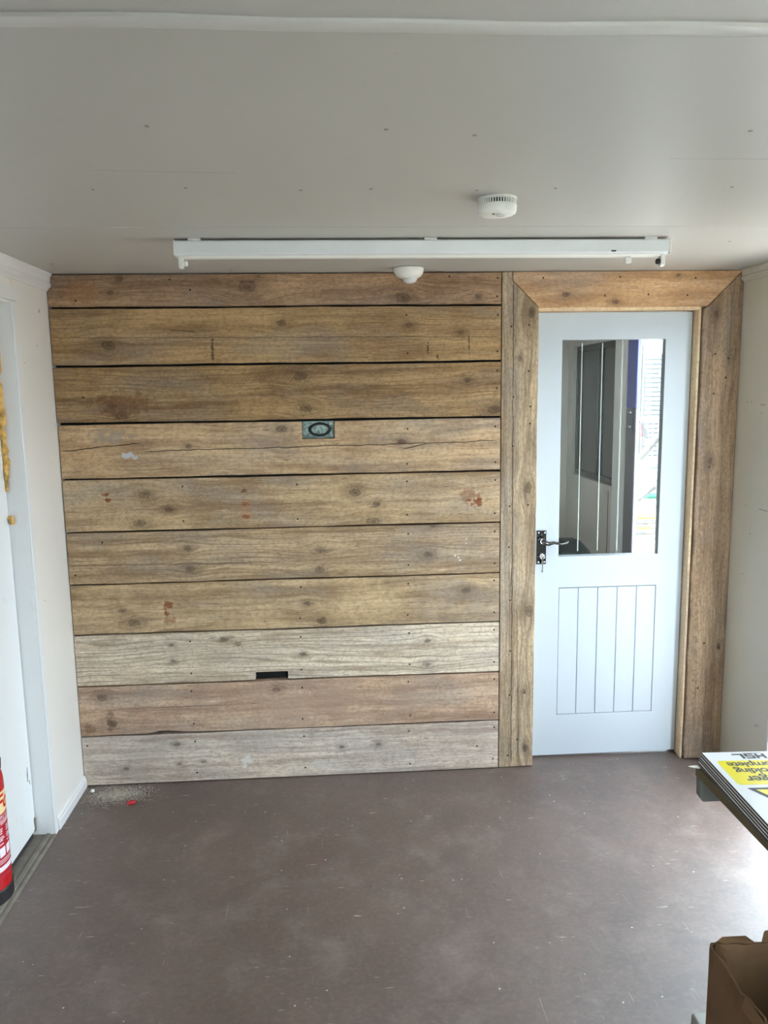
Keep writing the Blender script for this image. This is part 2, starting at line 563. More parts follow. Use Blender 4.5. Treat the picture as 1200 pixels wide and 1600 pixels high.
# cover strip over the near joint, slightly wavy
bm = NB()
N = 40
rows = []
for i in range(N + 1):
    x = XL + (XR - XL) * i / N
    w = 0.004 * sin(i * 0.42) + 0.0025 * sin(i * 1.3 + 1)
    y0, y1 = YC2 - 0.012 + w, YC2 + 0.030 + w * 0.6
    rows.append([bm.verts.new(p) for p in ((x, y0, H), (x, y0, H - 0.005), (x, y0 + 0.006, H - 0.007), (x, y1 - 0.008, H - 0.0035), (x, y1, H))])
for a, b in zip(rows[:-1], rows[1:]):
    for k in range(4):
        bm.faces.new((a[k], b[k], b[k + 1], a[k + 1]))
tr = obj('trim_1', bm, M['strip'], smooth=True); tag(tr, kind='structure')

scr = NB(); lathe(scr, [(0.0042, 0), (0.0042, 0.0012), (0.002, 0.0018)], 10)
bmesh.ops.recalc_face_normals(scr, faces=scr.faces)
me_cs = bpy.data.meshes.new('ceiling_screw'); scr.to_mesh(me_cs); scr.free(); me_cs.materials.append(M['screw_w'])
for (x, y) in ((-0.547, -1.31), (-0.33, -1.328), (-0.064, -1.306), (0.103, -1.318), (0.28, -1.718), (0.546, -1.326), (0.976, -1.339),
               (0.11, -1.749), (-0.32, -1.759), (0.80, -1.75), (-1.008, -0.244), (-0.384, -0.086), (1.329, -0.636), (0.359, -1.307)):
    o = link('screw_head', me_cs, None, None, (x, y, H - 0.0015))
    adopt(o, pan1 if y > YC1 else pan2)

for pts in ([(0.72, -1.571), (0.83, -1.568), (0.93, -1.571), (1.1, -1.569)], [(-0.50, -1.475), (-0.35, -1.462), (-0.20, -1.455)]):
    bm = NB(); tube(bm, [(x, y, H + 0.0001) for x, y in pts], 0.0006, 5)
    adopt(obj('paint_crack', bm, M['ceilcrack']), pan2)

# ---- back partition core behind the boards (dark membrane) with the doorway left open
DX0, DX1 = 0.857, 1.542            # door leaf
bm = NB()
bx(bm, XL, DX0 - 0.03, 0.046, 0.10, 0, H)
bx(bm, DX1 + 0.03, XR, 0.046, 0.10, 0, H)
bx(bm, DX0 - 0.03, DX1 + 0.03, 0.046, 0.10, 2.03, H)
wb = obj('wall_back', bm, M['dark']); tag(wb, kind='structure')
bm = NB()
bx(bm, XL, DX0 - 0.03, 0.102, 0.12, 0, H)
bx(bm, DX1 + 0.03, XR, 0.102, 0.12, 0, H)
bx(bm, DX0 - 0.03, DX1 + 0.03, 0.102, 0.12, 2.03, H)
obj('lobby_lining_sheet', bm, M['lobbywall'], wb)

# ---- the reclaimed boards
Z = [2.148, 2.0209, 1.7931, 1.5634, 1.3367, 1.1167, 0.8951, 0.6772, 0.4502, 0.2258, 0.003]
RUST = (126, 72, 40)
WHT = (206, 206, 204)
BD = [
 dict(d=(118, 90, 66), l=(160, 132, 104), k=[(-0.331, 2.1, 0.032), (-0.832, 2.135, 0.015), (-0.87, 2.079, 0.012), (0.295, 2.051, 0.026), (0.605, 2.053, 0.014)],
      st=[(-0.98, 2.08, 0.06, 0.05, (150, 104, 68), 0.5)], ring=0.25),
 dict(d=(122, 94, 62), l=(166, 138, 100), k=[(-0.889, 1.873, 0.024), (-0.199, 1.954, 0.017), (0.32, 1.941, 0.014), (0.531, 1.909, 0.012)],
      c=[(-1.12, 0.70, 1.905, -0.008, 0.0014, 0.6), (-0.653, -0.53, 1.931, -0.075, 0.002, 0.8)],
      st=[(-0.479, 1.85, 0.007, 0.05, (78, 60, 42), 0.75), (0.395, 1.846, 0.004, 0.025, (66, 50, 36), 0.8), (0.435, 1.812, 0.005, 0.02, (60, 46, 34), 0.85), (0.565, 1.87, 0.005, 0.04, (90, 70, 48), 0.7)], ring=0.25),
 dict(d=(112, 84, 54), l=(160, 132, 94), k=[(-0.856, 1.593, 0.02), (-0.892, 1.634, 0.016), (-0.128, 1.742, 0.024), (-0.111, 1.612, 0.022), (0.558, 1.717, 0.014), (0.671, 1.594, 0.024)],
      c=[(-1.1, 0.70, 1.668, 0.0, 0.001, 0.4)], saw=0.6, st=[(-0.83, 1.64, 0.12, 0.05, (112, 74, 44), 0.5)], ring=0.4),
 dict(d=(134, 106, 78), l=(180, 154, 120), k=[(-0.213, 1.53, 0.02), (-0.594, 1.466, 0.013), (0.281, 1.468, 0.015)],
      c=[(-1.116, -0.78, 1.455, 0.079, 0.0022, 0.85), (-0.78, 0.69, 1.448, 0.011, 0.002, 0.8), (0.27, 0.40, 1.432, 0.22, 0.0022, 0.8)],
      st=[(-0.841, 1.431, 0.045, 0.014, (196, 200, 208), 0.85), (-0.91, 1.509, 0.09, 0.03, (150, 140, 132), 0.6)], ring=0.2),
 dict(d=(132, 106, 76), l=(180, 156, 122), k=[(-0.784, 1.269, 0.022), (-0.812, 1.149, 0.022), (-0.688, 1.203, 0.015), (0.084, 1.257, 0.021), (0.175, 1.206, 0.015), (0.158, 1.133, 0.024)],
      c=[(-1.1, 0.7, 1.222, -0.004, 0.001, 0.35)], saw=0.45,
      st=[(-0.942, 1.272, 0.02, 0.008, RUST, 0.9), (-0.938, 1.25, 0.018, 0.008, RUST, 0.95), (-0.378, 1.276, 0.018, 0.008, (110, 66, 38), 0.8), (-0.375, 1.222, 0.018, 0.009, RUST, 0.95), (-0.374, 1.168, 0.02, 0.007, RUST, 0.95),
          (-0.375, 1.2, 0.03, 0.06, (168, 116, 76), 0.35), (0.575, 1.235, 0.05, 0.03, RUST, 0.55), (0.595, 1.205, 0.036, 0.016, (130, 70, 36), 0.9)], ring=0.2),
 dict(d=(128, 104, 76), l=(174, 150, 118), k=[(-0.621, 1.041, 0.015), (-0.615, 0.951, 0.017), (-0.069, 1.018, 0.018), (-0.074, 0.932, 0.017), (0.39, 0.983, 0.016), (0.41, 1.108, 0.011)],
      c=[(-1.117, -0.23, 0.979, -0.012, 0.0014, 0.7)],
      st=[(0.553, 1.045, 0.005, 0.007, WHT, 0.9), (0.555, 1.028, 0.004, 0.004, WHT, 0.9), (0.52, 0.968, 0.005, 0.005, WHT, 0.9), (0.527, 0.955, 0.006, 0.004, WHT, 0.9), (0.505, 0.975, 0.004, 0.004, WHT, 0.9)], ring=0.55),
 dict(d=(130, 106, 76), l=(178, 154, 120), k=[(-0.903, 0.78, 0.013), (-0.859, 0.726, 0.021), (-0.13, 0.786, 0.013), (-0.069, 0.71, 0.02), (0.553, 0.823, 0.018)],
      st=[(-0.708, 0.80, 0.02, 0.022, RUST, 0.85), (-0.72, 0.77, 0.015, 0.016, RUST, 0.85), (-0.706, 0.73, 0.03, 0.015, (140, 92, 56), 0.6)], ring=0.2),
 dict(d=(150, 130, 106), l=(196, 182, 160), k=[(-0.71, 0.622, 0.008), (-0.708, 0.551, 0.01), (-0.153, 0.562, 0.012), (0.385, 0.603, 0.012), (0.382, 0.496, 0.015), (-0.488, 0.637, 0.014)],
      st=[(-0.43, 0.622, 0.012, 0.014, (120, 104, 84), 0.7)], ring=0.75),
 dict(d=(136, 108, 86), l=(180, 154, 128), k=[(-1.013, 0.4, 0.02), (-0.981, 0.283, 0.02), (-0.274, 0.405, 0.016)],
      c=[(-1.1, -0.3, 0.345, 0.0, 0.0012, 0.5)], saw=0.35,
      st=[(-0.2, 0.33, 0.35, 0.08, (168, 138, 118), 0.4), (-0.985, 0.29, 0.02, 0.05, (98, 74, 52), 0.5), (-1.075, 0.264, 0.025, 0.022, (112, 88, 62), 0.6)], ring=0.15, grey=(164, 140, 122)),
 dict(d=(140, 122, 106), l=(188, 174, 158), k=[(-0.71, 0.175, 0.012), (-0.934, 0.073, 0.009), (0.166, 0.136, 0.01), (0.002, 0.131, 0.01), (-0.706, 0.083, 0.01), (-0.6, 0.09, 0.009)],
      c=[(-1.1, -0.1, 0.108, 0.01, 0.001, 0.45)],
      st=[(-0.42, 0.085, 0.035, 0.035, (214, 210, 206), 0.7), (-0.08, 0.06, 0.06, 0.02, (196, 188, 180), 0.5)], ring=0.3, grey=(178, 166, 154)),
]
NAILS = [(-1.006, 2.048), (-0.635, 2.127), (-0.557, 2.087), (0.484, 2.133), (0.683, 2.126), (0.681, 2.053), (0.684, 1.979), (0.683, 1.832), (0.311, 1.829), (0.308, 1.982), (0.683, 1.754), (0.681, 1.683), (-1.003, 1.669), (0.677, 1.524), (0.308, 1.52), (0.678, 1.374), (0.304, 1.374), (0.678, 1.298), (0.677, 1.156), (0.303, 1.301), (0.302, 1.159), (-0.157, 1.298), (-0.159, 1.152), (0.677, 1.078), (0.678, 0.938), (0.306, 1.077), (0.305, 0.941), (0.676, 0.862), (0.677, 0.72), (0.304, 0.859), (0.3, 0.721), (-0.155, 0.859), (-0.162, 0.722), (0.677, 0.642), (0.678, 0.496), (0.305, 0.64), (0.306, 0.499), (-0.162, 0.64), (-0.163, 0.493), (0.679, 0.417), (0.68, 0.263), (0.3, 0.42), (0.306, 0.264), (-0.163, 0.412), (-0.165, 0.269), (0.68, 0.194), (0.675, 0.046), (0.3, 0.193), (0.304, 0.039), (0.603, 0.11), (-0.161, 0.189), (-0.16, 0.043), (-0.631, 0.636), (-0.633, 0.494), (-0.637, 0.414), (-0.634, 0.266), (-0.632, 0.186), (-0.631, 0.041), (-1.09, 0.186), (-0.628, 1.3), (-0.631, 1.155), (-0.968, 1.073), (-1.087, 0.937)]
ns = NB(); lathe(ns, [(0.0040, 0), (0.0040, 0.0016), (0.0022, 0.0020)], 9)
bmesh.ops.rotate(ns, verts=ns.verts, cent=(0, 0, 0), matrix=Matrix.Rotation(pi / 2, 3, 'X'))
bmesh.ops.recalc_face_normals(ns, faces=ns.faces)
me_nail = bpy.data.meshes.new('screw_head'); ns.to_mesh(me_nail); ns.free(); me_nail.materials.append(M['screw'])

TH = 0.038
for i, b in enumerate(BD):
    rnd = random.Random(100 + i)
    gap = 0.0045 if i in (1, 2, 3) else 0.0032
    zt, zb = Z[i] - (gap if i else 0.0), Z[i + 1] + (gap if i < 9 else 0.0)
    x0, x1 = XL + 0.002 + rnd.random() * 0.002, 0.6975 + rnd.random() * 0.002

    def edge(z, amp, ph):
        pts = []
        n = 44
        for k in range(n + 1):
            x = x0 + (x1 - x0) * k / n
            pts.append((x, z + amp * (0.5 * sin(k * 0.23 + ph) + 0.3 * sin(k * 0.9 + 2 * ph) + 0.5 * (rnd.random() - 0.5))))
        return pts
    top = edge(zt, 0.0018 if i else 0.0, i * 1.7)
    bot = edge(zb, 0.0018 if i < 9 else 0.0, i * 2.9 + 1)

    def notch(line, a, c, z):
        zz = [p for p in line if a - 0.002 < p[0] < c + 0.002]
        ref = sum(p[1] for p in zz) / len(zz)
        keep_l = [p for p in line if p[0] <= a - 0.002]
        keep_r = [p for p in line if p[0] >= c + 0.002]
        return keep_l + [(a, ref), (a, z), (c, z), (c, ref)] + keep_r
    if i == 3: top = notch(top, -0.129, 0.004, 1.486)
    if i == 7: bot = notch(bot, -0.362, -0.222, 0.488)
    if i == 8:
        bot = [(x, z + (0.009 if -0.80 < x < -0.73 else (0.005 if -0.73 <= x < -0.69 else 0.0))) for x, z in bot]
    bm = NB()
    off = (rnd.random() - 0.5) * 0.003
    prism(bm, bot + top[::-1], off, off + TH, 'y')
    mat = wood('reclaimed_board_%d' % i, b['d'], b['l'], 'x', i * 3.7 + 1.3, b['k'], b.get('c', ()), b.get('st', ()), b.get('ring', 0.3), b.get('saw', 0.0), 1.0, b.get('grey'))
    o = obj('board', bm, mat, wb, bevel=0.0022, seg=2, ang=50)
    for (nx, nz) in NAILS:
        if Z[i + 1] < nz < Z[i]:
            link('screw_head', me_nail, None, o, (nx, off + 0.0008, nz))

# ---- mitred casing boards round the doorway
CN = [(0.741, 1.932), (0.815, 1.937), (0.815, 1.75), (0.752, 1.645), (0.825, 1.604), (0.751, 1.44), (0.824, 1.533), (0.74, 1.184), (0.82, 1.188), (0.739, 1.007), (0.746, 0.772), (0.749, 0.543), (0.748, 0.341), (0.816, 0.35), (0.784, 0.132), (0.742, 0.058), (0.871, 2.125), (1.13, 2.052), (1.192, 2.126), (1.313, 2.056), (1.511, 2.121), (1.479, 2.052), (1.611, 1.811), (1.668, 1.792), (1.611, 1.646), (1.661, 1.712), (1.607, 1.333), (1.622, 0.547), (1.69, 0.524), (1.602, 0.339)]
CM = 0.745


def wav(x, z0, z1, amp, ph, n=50):
    r = random.Random(ph)
    return [(x + amp * (0.5 * sin(k * 0.5 + ph) + (r.random() - 0.5)), z0 + (z1 - z0) * k / n) for k in range(n + 1)]


bm = NB()
prism(bm, [(0.702, 0.002), (0.702, H - 0.002), (CM, H - 0.002), (CM, 2.115), (0.855, 2.005)] + wav(0.855, 1.98, 0.004, 0.0016, 5), 0.0, TH, 'y')
m_l = wood('casing_left_wood', (118, 98, 74), (172, 152, 124), 'z', 50.0, [(1.988, 0.823, 0.019), (1.262, 0.82, 0.02), (0.721, 0.83, 0.022), (0.356, 0.811, 0.012), (1.802, 0.777, 0.012), (0.09, 0.82, 0.016)],
           [(0.02, 2.12, 0.757, -0.004, 0.002, 0.75), (0.05, 0.75, 0.79, -0.02, 0.0016, 0.6)], (), 0.45, 0.0)
t1 = obj('trim_2', bm, m_l, bevel=0.002, seg=1, ang=50); tag(t1, kind='structure')
bm = NB()
prism(bm, [(CM + 0.0012, H - 0.002), (CM + 0.0012, 2.1165), (0.8562, 2.0065), (1.566, 2.0065), (1.7105, H - 0.002)], -0.001, TH, 'y')
m_h = wood('casing_head_wood', (156, 120, 84), (190, 156, 118), 'x', 57.0, [(0.968, 2.058, 0.014), (1.176, 2.026, 0.014), (1.437, 2.132, 0.009)], (), (), 0.15, 0.0, 0.8)
t2 = obj('trim_3', bm, m_h, bevel=0.0015, ang=50); tag(t2, kind='structure')
bm = NB()
prism(bm, [(1.7125, H - 0.002), (1.5675, 2.005), (1.556, 2.0)] + wav(1.5535, 1.99, 0.004, 0.003, 9, 70) + [(XR - 0.001, 0.002), (XR - 0.001, H - 0.002)], 0.001, TH, 'y')
m_r = wood('casing_right_wood', (108, 86, 64), (150, 126, 100), 'z', 63.0, [(1.976, 1.608, 0.013), (1.36, 1.611, 0.013), (0.53, 1.69, 0.012)],
           [(1.75, 2.08, 1.674, 0.0, 0.0012, 0.5), (0.02, 0.45, 1.64, 0.0, 0.0012, 0.5)], [(1.2, 1.585, 1.0, 0.012, (104, 82, 60), 0.45)], 0.25, 0.5)
t3 = obj('trim_4', bm, m_r, bevel=0.005, seg=2, ang=50); tag(t3, kind='structure')
for (nx, nz) in CN:
    par = t2 if nz > 2.0 and nx > 0.85 else (t1 if nx < 0.9 else t3)
    link('screw_head', me_nail, None, par, (nx, 0.0006, nz))

# ---- new pine door lining with stop beads
bm = NB()
bx(bm, DX1 + 0.004, DX1 + 0.029, 0.0405, 0.125, 0.0, 2.022)
bx(bm, DX1 + 0.004, DX1 + 0.0078, 0.016, 0.0405, 0.0, 2.0)
bx(bm, DX1 - 0.008, DX1 + 0.0035, 0.1225, 0.14, 0.0, 2.0)
bx(bm, DX1 + 0.0005, DX1 + 0.0045, 0.020, 0.050, 0.0, 1.997)
ln = obj('trim_5', bm, M['pine'], bevel=0.0012); tag(ln, kind='structure')
bm = NB()
bx(bm, DX0 - 0.004, DX1 + 0.0035, 0.008, 0.125, 1.998, 2.022)
bx(bm, DX0 - 0.004, DX1 + 0.0005, 0.012, 0.046, 1.994, 1.9985)
ln = obj('trim_6', bm, M['pine_x'], bevel=0.0012); tag(ln, kind='structure')
bm = NB()
bx(bm, DX0 - 0.029, DX0 - 0.0045, 0.040, 0.125, 0.0, 2.022)
ln = obj('trim_7', bm, M['pine'], bevel=0.001); tag(ln, kind='structure')

# ---- glazed white door
d1 = empty('door_1', (DX0, 0.078, 0.0)); tag(d1, 'white half-glazed internal door with planked lower panel', None, kind='structure')
DY0, DY1 = 0.078, 0.118
GX0, GX1, GZ0, GZ1 = 0.979, 1.428, 0.942, 1.880
PX0, PX1, PZ0, PZ1 = 0.983, 1.426, 0.205, 0.800
ZT = 1.993
bm = NB()
xs = [DX0, GX0, PX0, PX1, GX1, DX1]


def rect_ring(bm, ox0, ox1, oz0, oz1, holes, y0, y1):
    """slab with rectangular through-holes, no inner seams"""
    xs = sorted({ox0, ox1} | {h[0] for h in holes} | {h[1] for h in holes})
    zs = sorted({oz0, oz1} | {h[2] for h in holes} | {h[3] for h in holes})

    def inside(i, k):
        cx, cz = (xs[i] + xs[i + 1]) / 2, (zs[k] + zs[k + 1]) / 2
        return not any(h[0] < cx < h[1] and h[2] < cz < h[3] for h in holes)
    cache = {}

    def v(i, k, y):
        key = (i, k, y)
        if key not in cache: cache[key] = bm.verts.new((xs[i], y, zs[k]))
        return cache[key]
    nx, nz = len(xs) - 1, len(zs) - 1
    cell = [[inside(i, k) for k in range(nz)] for i in range(nx)]
    for i in range(nx):
        for k in range(nz):
            if not cell[i][k]: continue
            bm.faces.new((v(i, k, y0), v(i + 1, k, y0), v(i + 1, k + 1, y0), v(i, k + 1, y0)))
            bm.faces.new((v(i, k, y1), v(i, k + 1, y1), v(i + 1, k + 1, y1), v(i + 1, k, y1)))
            if i == 0 or not cell[i - 1][k]: bm.faces.new((v(i, k, y0), v(i, k + 1, y0), v(i, k + 1, y1), v(i, k, y1)))
            if i == nx - 1 or not cell[i + 1][k]: bm.faces.new((v(i + 1, k, y0), v(i + 1, k, y1), v(i + 1, k + 1, y1), v(i + 1, k + 1, y0)))
            if k == 0 or not cell[i][k - 1]: bm.faces.new((v(i, k, y0), v(i, k, y1), v(i + 1, k, y1), v(i + 1, k, y0)))
            if k == nz - 1 or not cell[i][k + 1]: bm.faces.new((v(i, k + 1, y0), v(i + 1, k + 1, y0), v(i + 1, k + 1, y1), v(i, k + 1, y1)))


rect_ring(bm, DX0, DX1, 0.012, ZT, [(GX0, GX1, GZ0, GZ1), (PX0, PX1, PZ0, PZ1)], DY0, DY1)
leaf = adopt(obj('door_leaf', bm, M['door'], bevel=0.0022, seg=2, ang=60), d1)
pw = (PX1 - PX0) / 5
for k in range(5):
    a, c = PX0 + pw * k, PX0 + pw * (k + 1)
    bm = NB()
    # chamfered plank edges make the V grooves
    g = 0.0035
    prism(bm, [(a + g, DY0 + 0.0015), (c - g, DY0 + 0.0015), (c - 0.0003, DY0 + 0.006), (c - 0.0003, DY1 - 0.006), (a + 0.0003, DY1 - 0.006), (a + 0.0003, DY0 + 0.006)], PZ0 + 0.003, PZ1 - 0.003, 'z')
    adopt(obj('plank', bm, M['door']), d1)
gp = adopt(box('glass_pane', GX0 - 0.002, GX1 + 0.002, DY0 + 0.014, DY0 + 0.018, GZ0 - 0.002, GZ1 + 0.002, M['glass']), d1)
bm = NB()
for k in range(1, 5):
    x = PX0 + pw * k - 0.003
    bm = NB(); bx(bm, x - 0.0019, x + 0.0019, DY0 + 0.0128, DY0 + 0.0139, 0.962, 1.866)
    adopt(obj('etched_line', bm, M['etch']), gp)
# lever handle on its plate
hp = adopt(box('handle_plate', 0.8785, 0.922, DY0 - 0.006, DY0, 0.911, 1.062, M['chrome'], bevel=0.002, seg=2), d1)
for (x, z) in ((0.887, 1.052), (0.914, 1.052), (0.887, 0.921), (0.914, 0.921)):
    bm = NB(); lathe(bm, [(0.0042, 0), (0.0042, 0.001), (0.002, 0.002)], 12)
    bmesh.ops.rotate(bm, verts=bm.verts, cent=(0, 0, 0), matrix=Matrix.Rotation(pi / 2, 3, 'X'))
    o = obj('screw', bm, M['steel'], smooth=True, loc=(x, DY0 - 0.006, z)); adopt(o, hp)
bm = NB()
tube(bm, [(0.900, DY0 - 0.004, 1.017), (0.900, DY0 - 0.022, 1.017)], [0.012, 0.010], 16)
tube(bm, [(0.898, DY0 - 0.030, 1.022), (0.906, DY0 - 0.038, 1.014), (0.922, DY0 - 0.042, 1.008), (0.945, DY0 - 0.042, 1.013), (0.968, DY0 - 0.042, 1.009), (0.985, DY0 - 0.044, 1.008), (1.000, DY0 - 0.046, 1.014), (1.008, DY0 - 0.046, 1.020)],
     [0.011, 0.012, 0.0095, 0.0065, 0.0055, 0.006, 0.0075, 0.005], 14)
tube(bm, [(0.900, DY0 - 0.02, 1.017), (0.899, DY0 - 0.036, 1.019)], [0.010, 0.0115], 14)
adopt(obj('lever', bm, M['chrome'], smooth=True), hp)
bm = NB(); lathe(bm, [(0.009, 0), (0.009, 0.002), (0.007, 0.003)], 16)
bmesh.ops.rotate(bm, verts=bm.verts, cent=(0, 0, 0), matrix=Matrix.Rotation(pi / 2, 3, 'X'))
adopt(obj('keyhole_ring', bm, M['steel'], smooth=True, loc=(0.901, DY0 - 0.0058, 0.950)), hp)
# key left in the lock, second key hanging from it
ky = empty('door_key', (0.901, DY0 - 0.012, 0.950))
tag(ky, 'small steel key left in the lock below the door lever, another key dangling', 'key')
bm = NB()
tube(bm, [(0.901, DY0 - 0.007, 0.950), (0.901, DY0 - 0.020, 0.950)], 0.003, 10)
tube(bm, [(0.901 + 0.009 * cos(a), DY0 - 0.023, 0.948 + 0.009 * sin(a)) for a in [2 * pi * k / 16 for k in range(16)]], 0.0022, 8, True)
adopt(obj('key_bow', bm, M['steel'], smooth=True), ky)
bm = NB()
tube(bm, [(0.901, DY0 - 0.024 + 0.006 * cos(a), 0.935 + 0.008 * sin(a)) for a in [2 * pi * k / 14 for k in range(14)]], 0.0012, 6, True)
adopt(obj('key_ring', bm, M['steel'], smooth=True), ky)
bm = NB()
bx(bm, 0.8965, 0.9065, DY0 - 0.0255, DY0 - 0.0235, 0.915, 0.930)
bx(bm, 0.8995, 0.9035, DY0 - 0.0255, DY0 - 0.0235, 0.878, 0.916)
bx(bm, 0.8970, 0.8998, DY0 - 0.0255, DY0 - 0.0235, 0.878, 0.889)
adopt(obj('hanging_key', bm, M['steel'], bevel=0.0005), ky)

# ---- left wall with its recessed door
LY0, LY1 = -1.135, -0.375       # opening in the left wall
bm = NB()
bx(bm, XL - 0.10, XL, LY1, 0.10, 0, H)
bx(bm, XL - 0.10, XL, YB, LY0, 0, H)
bx(bm, XL - 0.10, XL, LY0, LY1, 2.0, H)
wl = obj('wall_left', bm, M['wall_l']); tag(wl, kind='structure')
# cornice
prof = [(0.0, 0.0), (0.026, 0.0), (0.026, -0.008), (0.020, -0.014), (0.018, -0.034), (0.022, -0.040), (0.020, -0.052), (0.010, -0.060), (0.008, -0.066), (0.0, -0.066)]
bm = NB(); prism(bm, [(XL + p, H + q) for p, q in prof], YB, -0.004, 'y')
o = obj('trim_8', bm, M['gloss']); tag(o, kind='structure')
bm = NB(); prism(bm, [(XR - p * 0.8, H + q * 0.75) for p, q in prof], YB, -0.004, 'y')
o = obj('trim_9', bm, M['wall_r']); tag(o, kind='structure')
# skirting between the corner and the door post
bp = [(0, 0.0), (0.013, 0.0), (0.013, 0.032), (0.010, 0.038), (0.009, 0.046), (0.004, 0.052), (0.0, 0.053)]
bm = NB(); prism(bm, [(XL + p, q) for p, q in bp], -0.345, -0.004, 'y')
for v in bm.verts:
    if v.co.y < -0.34 and v.co.z > 0.02: v.co.y += 0.012 * random.random()
o = obj('baseboard_left', bm, M['gloss']); tag(o, kind='structure')
# post reveal and its rounded bead
bm = NB()
bx(bm, XL - 0.085, XL + 0.0015, LY1 - 0.006, LY1 - 0.0005, 0.0, 2.0)
bx(bm, XL + 0.0005, XL + 0.009, LY1 - 0.006, LY1 + 0.024, 0.0, 2.005)
o = obj('trim_10', bm, M['gloss'], bevel=0.0025, seg=2); tag(o, kind='structure')
bm = NB()
bx(bm, XL - 0.085, XL + 0.0015, LY0 + 0.0005, LY0 + 0.006, 0.0, 2.0)
bx(bm, XL + 0.0005, XL + 0.009, LY0 - 0.024, LY0 + 0.006, 0.0, 2.005)
o = obj('trim_11', bm, M['gloss'], bevel=0.0025, seg=2); tag(o, kind='structure')
# head casing with bevelled end
bm = NB()
prism(bm, [(LY0 - 0.05, 2.008), (LY1 + 0.022, 2.008), (LY1 + 0.044, 2.040), (LY1 + 0.030, 2.052), (LY0 - 0.05, 2.056)], XL - 0.085, XL + 0.020, 'x')
o = obj('trim_12', bm, M['gloss'], bevel=0.003, seg=2); tag(o, kind='structure')
# thin cover strip above it
o = box('trim_13', XL + 0.0003, XL + 0.003, LY1 + 0.012, LY1 + 0.022, 2.054, 2.088, M['wall_l']); tag(o, kind='structure')
# leaf and threshold
d2 = empty('door_2', (XL - 0.066, (LY0 + LY1) / 2, 0)); tag(d2, 'white flush door recessed in the left wall', None, kind='structure')
bm = NB()
prism(bm, [(LY0 + 0.008, 0.030), (LY1 - 0.030, 0.030), (LY1 - 0.019, 0.036), (LY1 - 0.022, 0.075), (LY1 - 0.012, 0.085), (LY1 - 0.0085, 1.99), (LY0 + 0.008, 1.99)], XL - 0.085, XL - 0.064, 'x')
adopt(obj('door_leaf', bm, M['leaf'], bevel=0.002), d2)
# split corner piece of the leaf edge
bm = NB()
prism(bm, [(LY1 - 0.022, 0.026), (LY1 - 0.008, 0.030), (LY1 - 0.009, 0.078), (LY1 - 0.014, 0.081)], XL - 0.080, XL - 0.061, 'x')
adopt(obj('broken_corner', bm, M['sill'], bevel=0.001), d2)
# hair cracks in the paint
bm = NB()
tube(bm, [(XL - 0.0637, LY1 - 0.042, 0.30), (XL - 0.0637, LY1 - 0.047, 0.27), (XL - 0.0637, LY1 - 0.049, 0.245), (XL - 0.0637, LY1 - 0.033, 0.243), (XL - 0.0637, LY1 - 0.029, 0.225)], [0.0006, 0.0018, 0.001, 0.0007, 0.0012], 6)
adopt(obj('paint_crack', bm, M['slot']), d2)
adopt(box('leaf_gap_shade', XL - 0.084, XL - 0.068, LY0 + 0.008, LY1 - 0.030, 0.0075, 0.0295, M['slot']), d2)  # black strip standing in for the shade in the gap under the leaf
bx_o = box('door_back_panel', XL - 0.100, XL - 0.088, LY0, LY1, 0.0, 2.0, M['dark']); adopt(bx_o, d2)
bm = NB()
prism(bm, [(XL - 0.1, 0.0), (XL + 0.012, 0.0), (XL + 0.012, 0.003), (XL + 0.004, 0.006), (XL - 0.001, 0.006), (XL - 0.003, 0.004), (XL - 0.010, 0.004), (XL - 0.012, 0.009), (XL - 0.026, 0.009), (XL - 0.029, 0.005), (XL - 0.1, 0.006)], LY0, LY1 - 0.007, 'y')
o = obj('trim_14', bm, M['sill']); tag(o, kind='structure')
# marks on the left wall
for (y, z, w, h_) in ((-0.098, 2.0, 0.004, 0.012), (-0.147, 1.867, 0.003, 0.003), (-0.279, 0.906, 0.003, 0.003), (-0.288, 1.798, 0.003, 0.003)):
    o = box('fixing_hole', XL - 0.001, XL + 0.0006, y - w / 2, y + w / 2, z - h_ / 2, z + h_ / 2, M['slot']); adopt(o, wl)

# expanding foam squeezed out beside the post
def foam(name, zs, label):
    bm = NB()
    r = random.Random(len(zs) * 7 + 1)
    pts, rad = [], []
    for k, (z, dy, rr) in enumerate(zs):
        pts.append((XL - 0.056 + r.uniform(-0.004, 0.004), LY1 - 0.014 + dy, z)); rad.append(rr)
    tube(bm, pts, rad, 9)
    for v in bm.verts:
        v.co += Vector((r.uniform(-1, 1), r.uniform(-1, 1), r.uniform(-1, 1))) * 0.0035
    o = obj(name, bm, M['foam'], smooth=True)
    tag(o, label, 'foam')


r = random.Random(3)
foam('expanding_foam', [(1.34 + 0.018 * k, r.uniform(-0.004, 0.004), 0.003 + 0.0075 * min(1, k / 5) * r.uniform(0.45, 1.3)) for k in range(33)], 'long ragged bead of yellow expanding foam beside the left door post')
foam('expanding_foam', [(1.216, 0.012, 0.003), (1.224, 0.008, 0.009), (1.232, 0.000, 0.008), (1.242, -0.004, 0.010), (1.252, -0.006, 0.004)], 'small blob of yellow foam below the long foam bead')

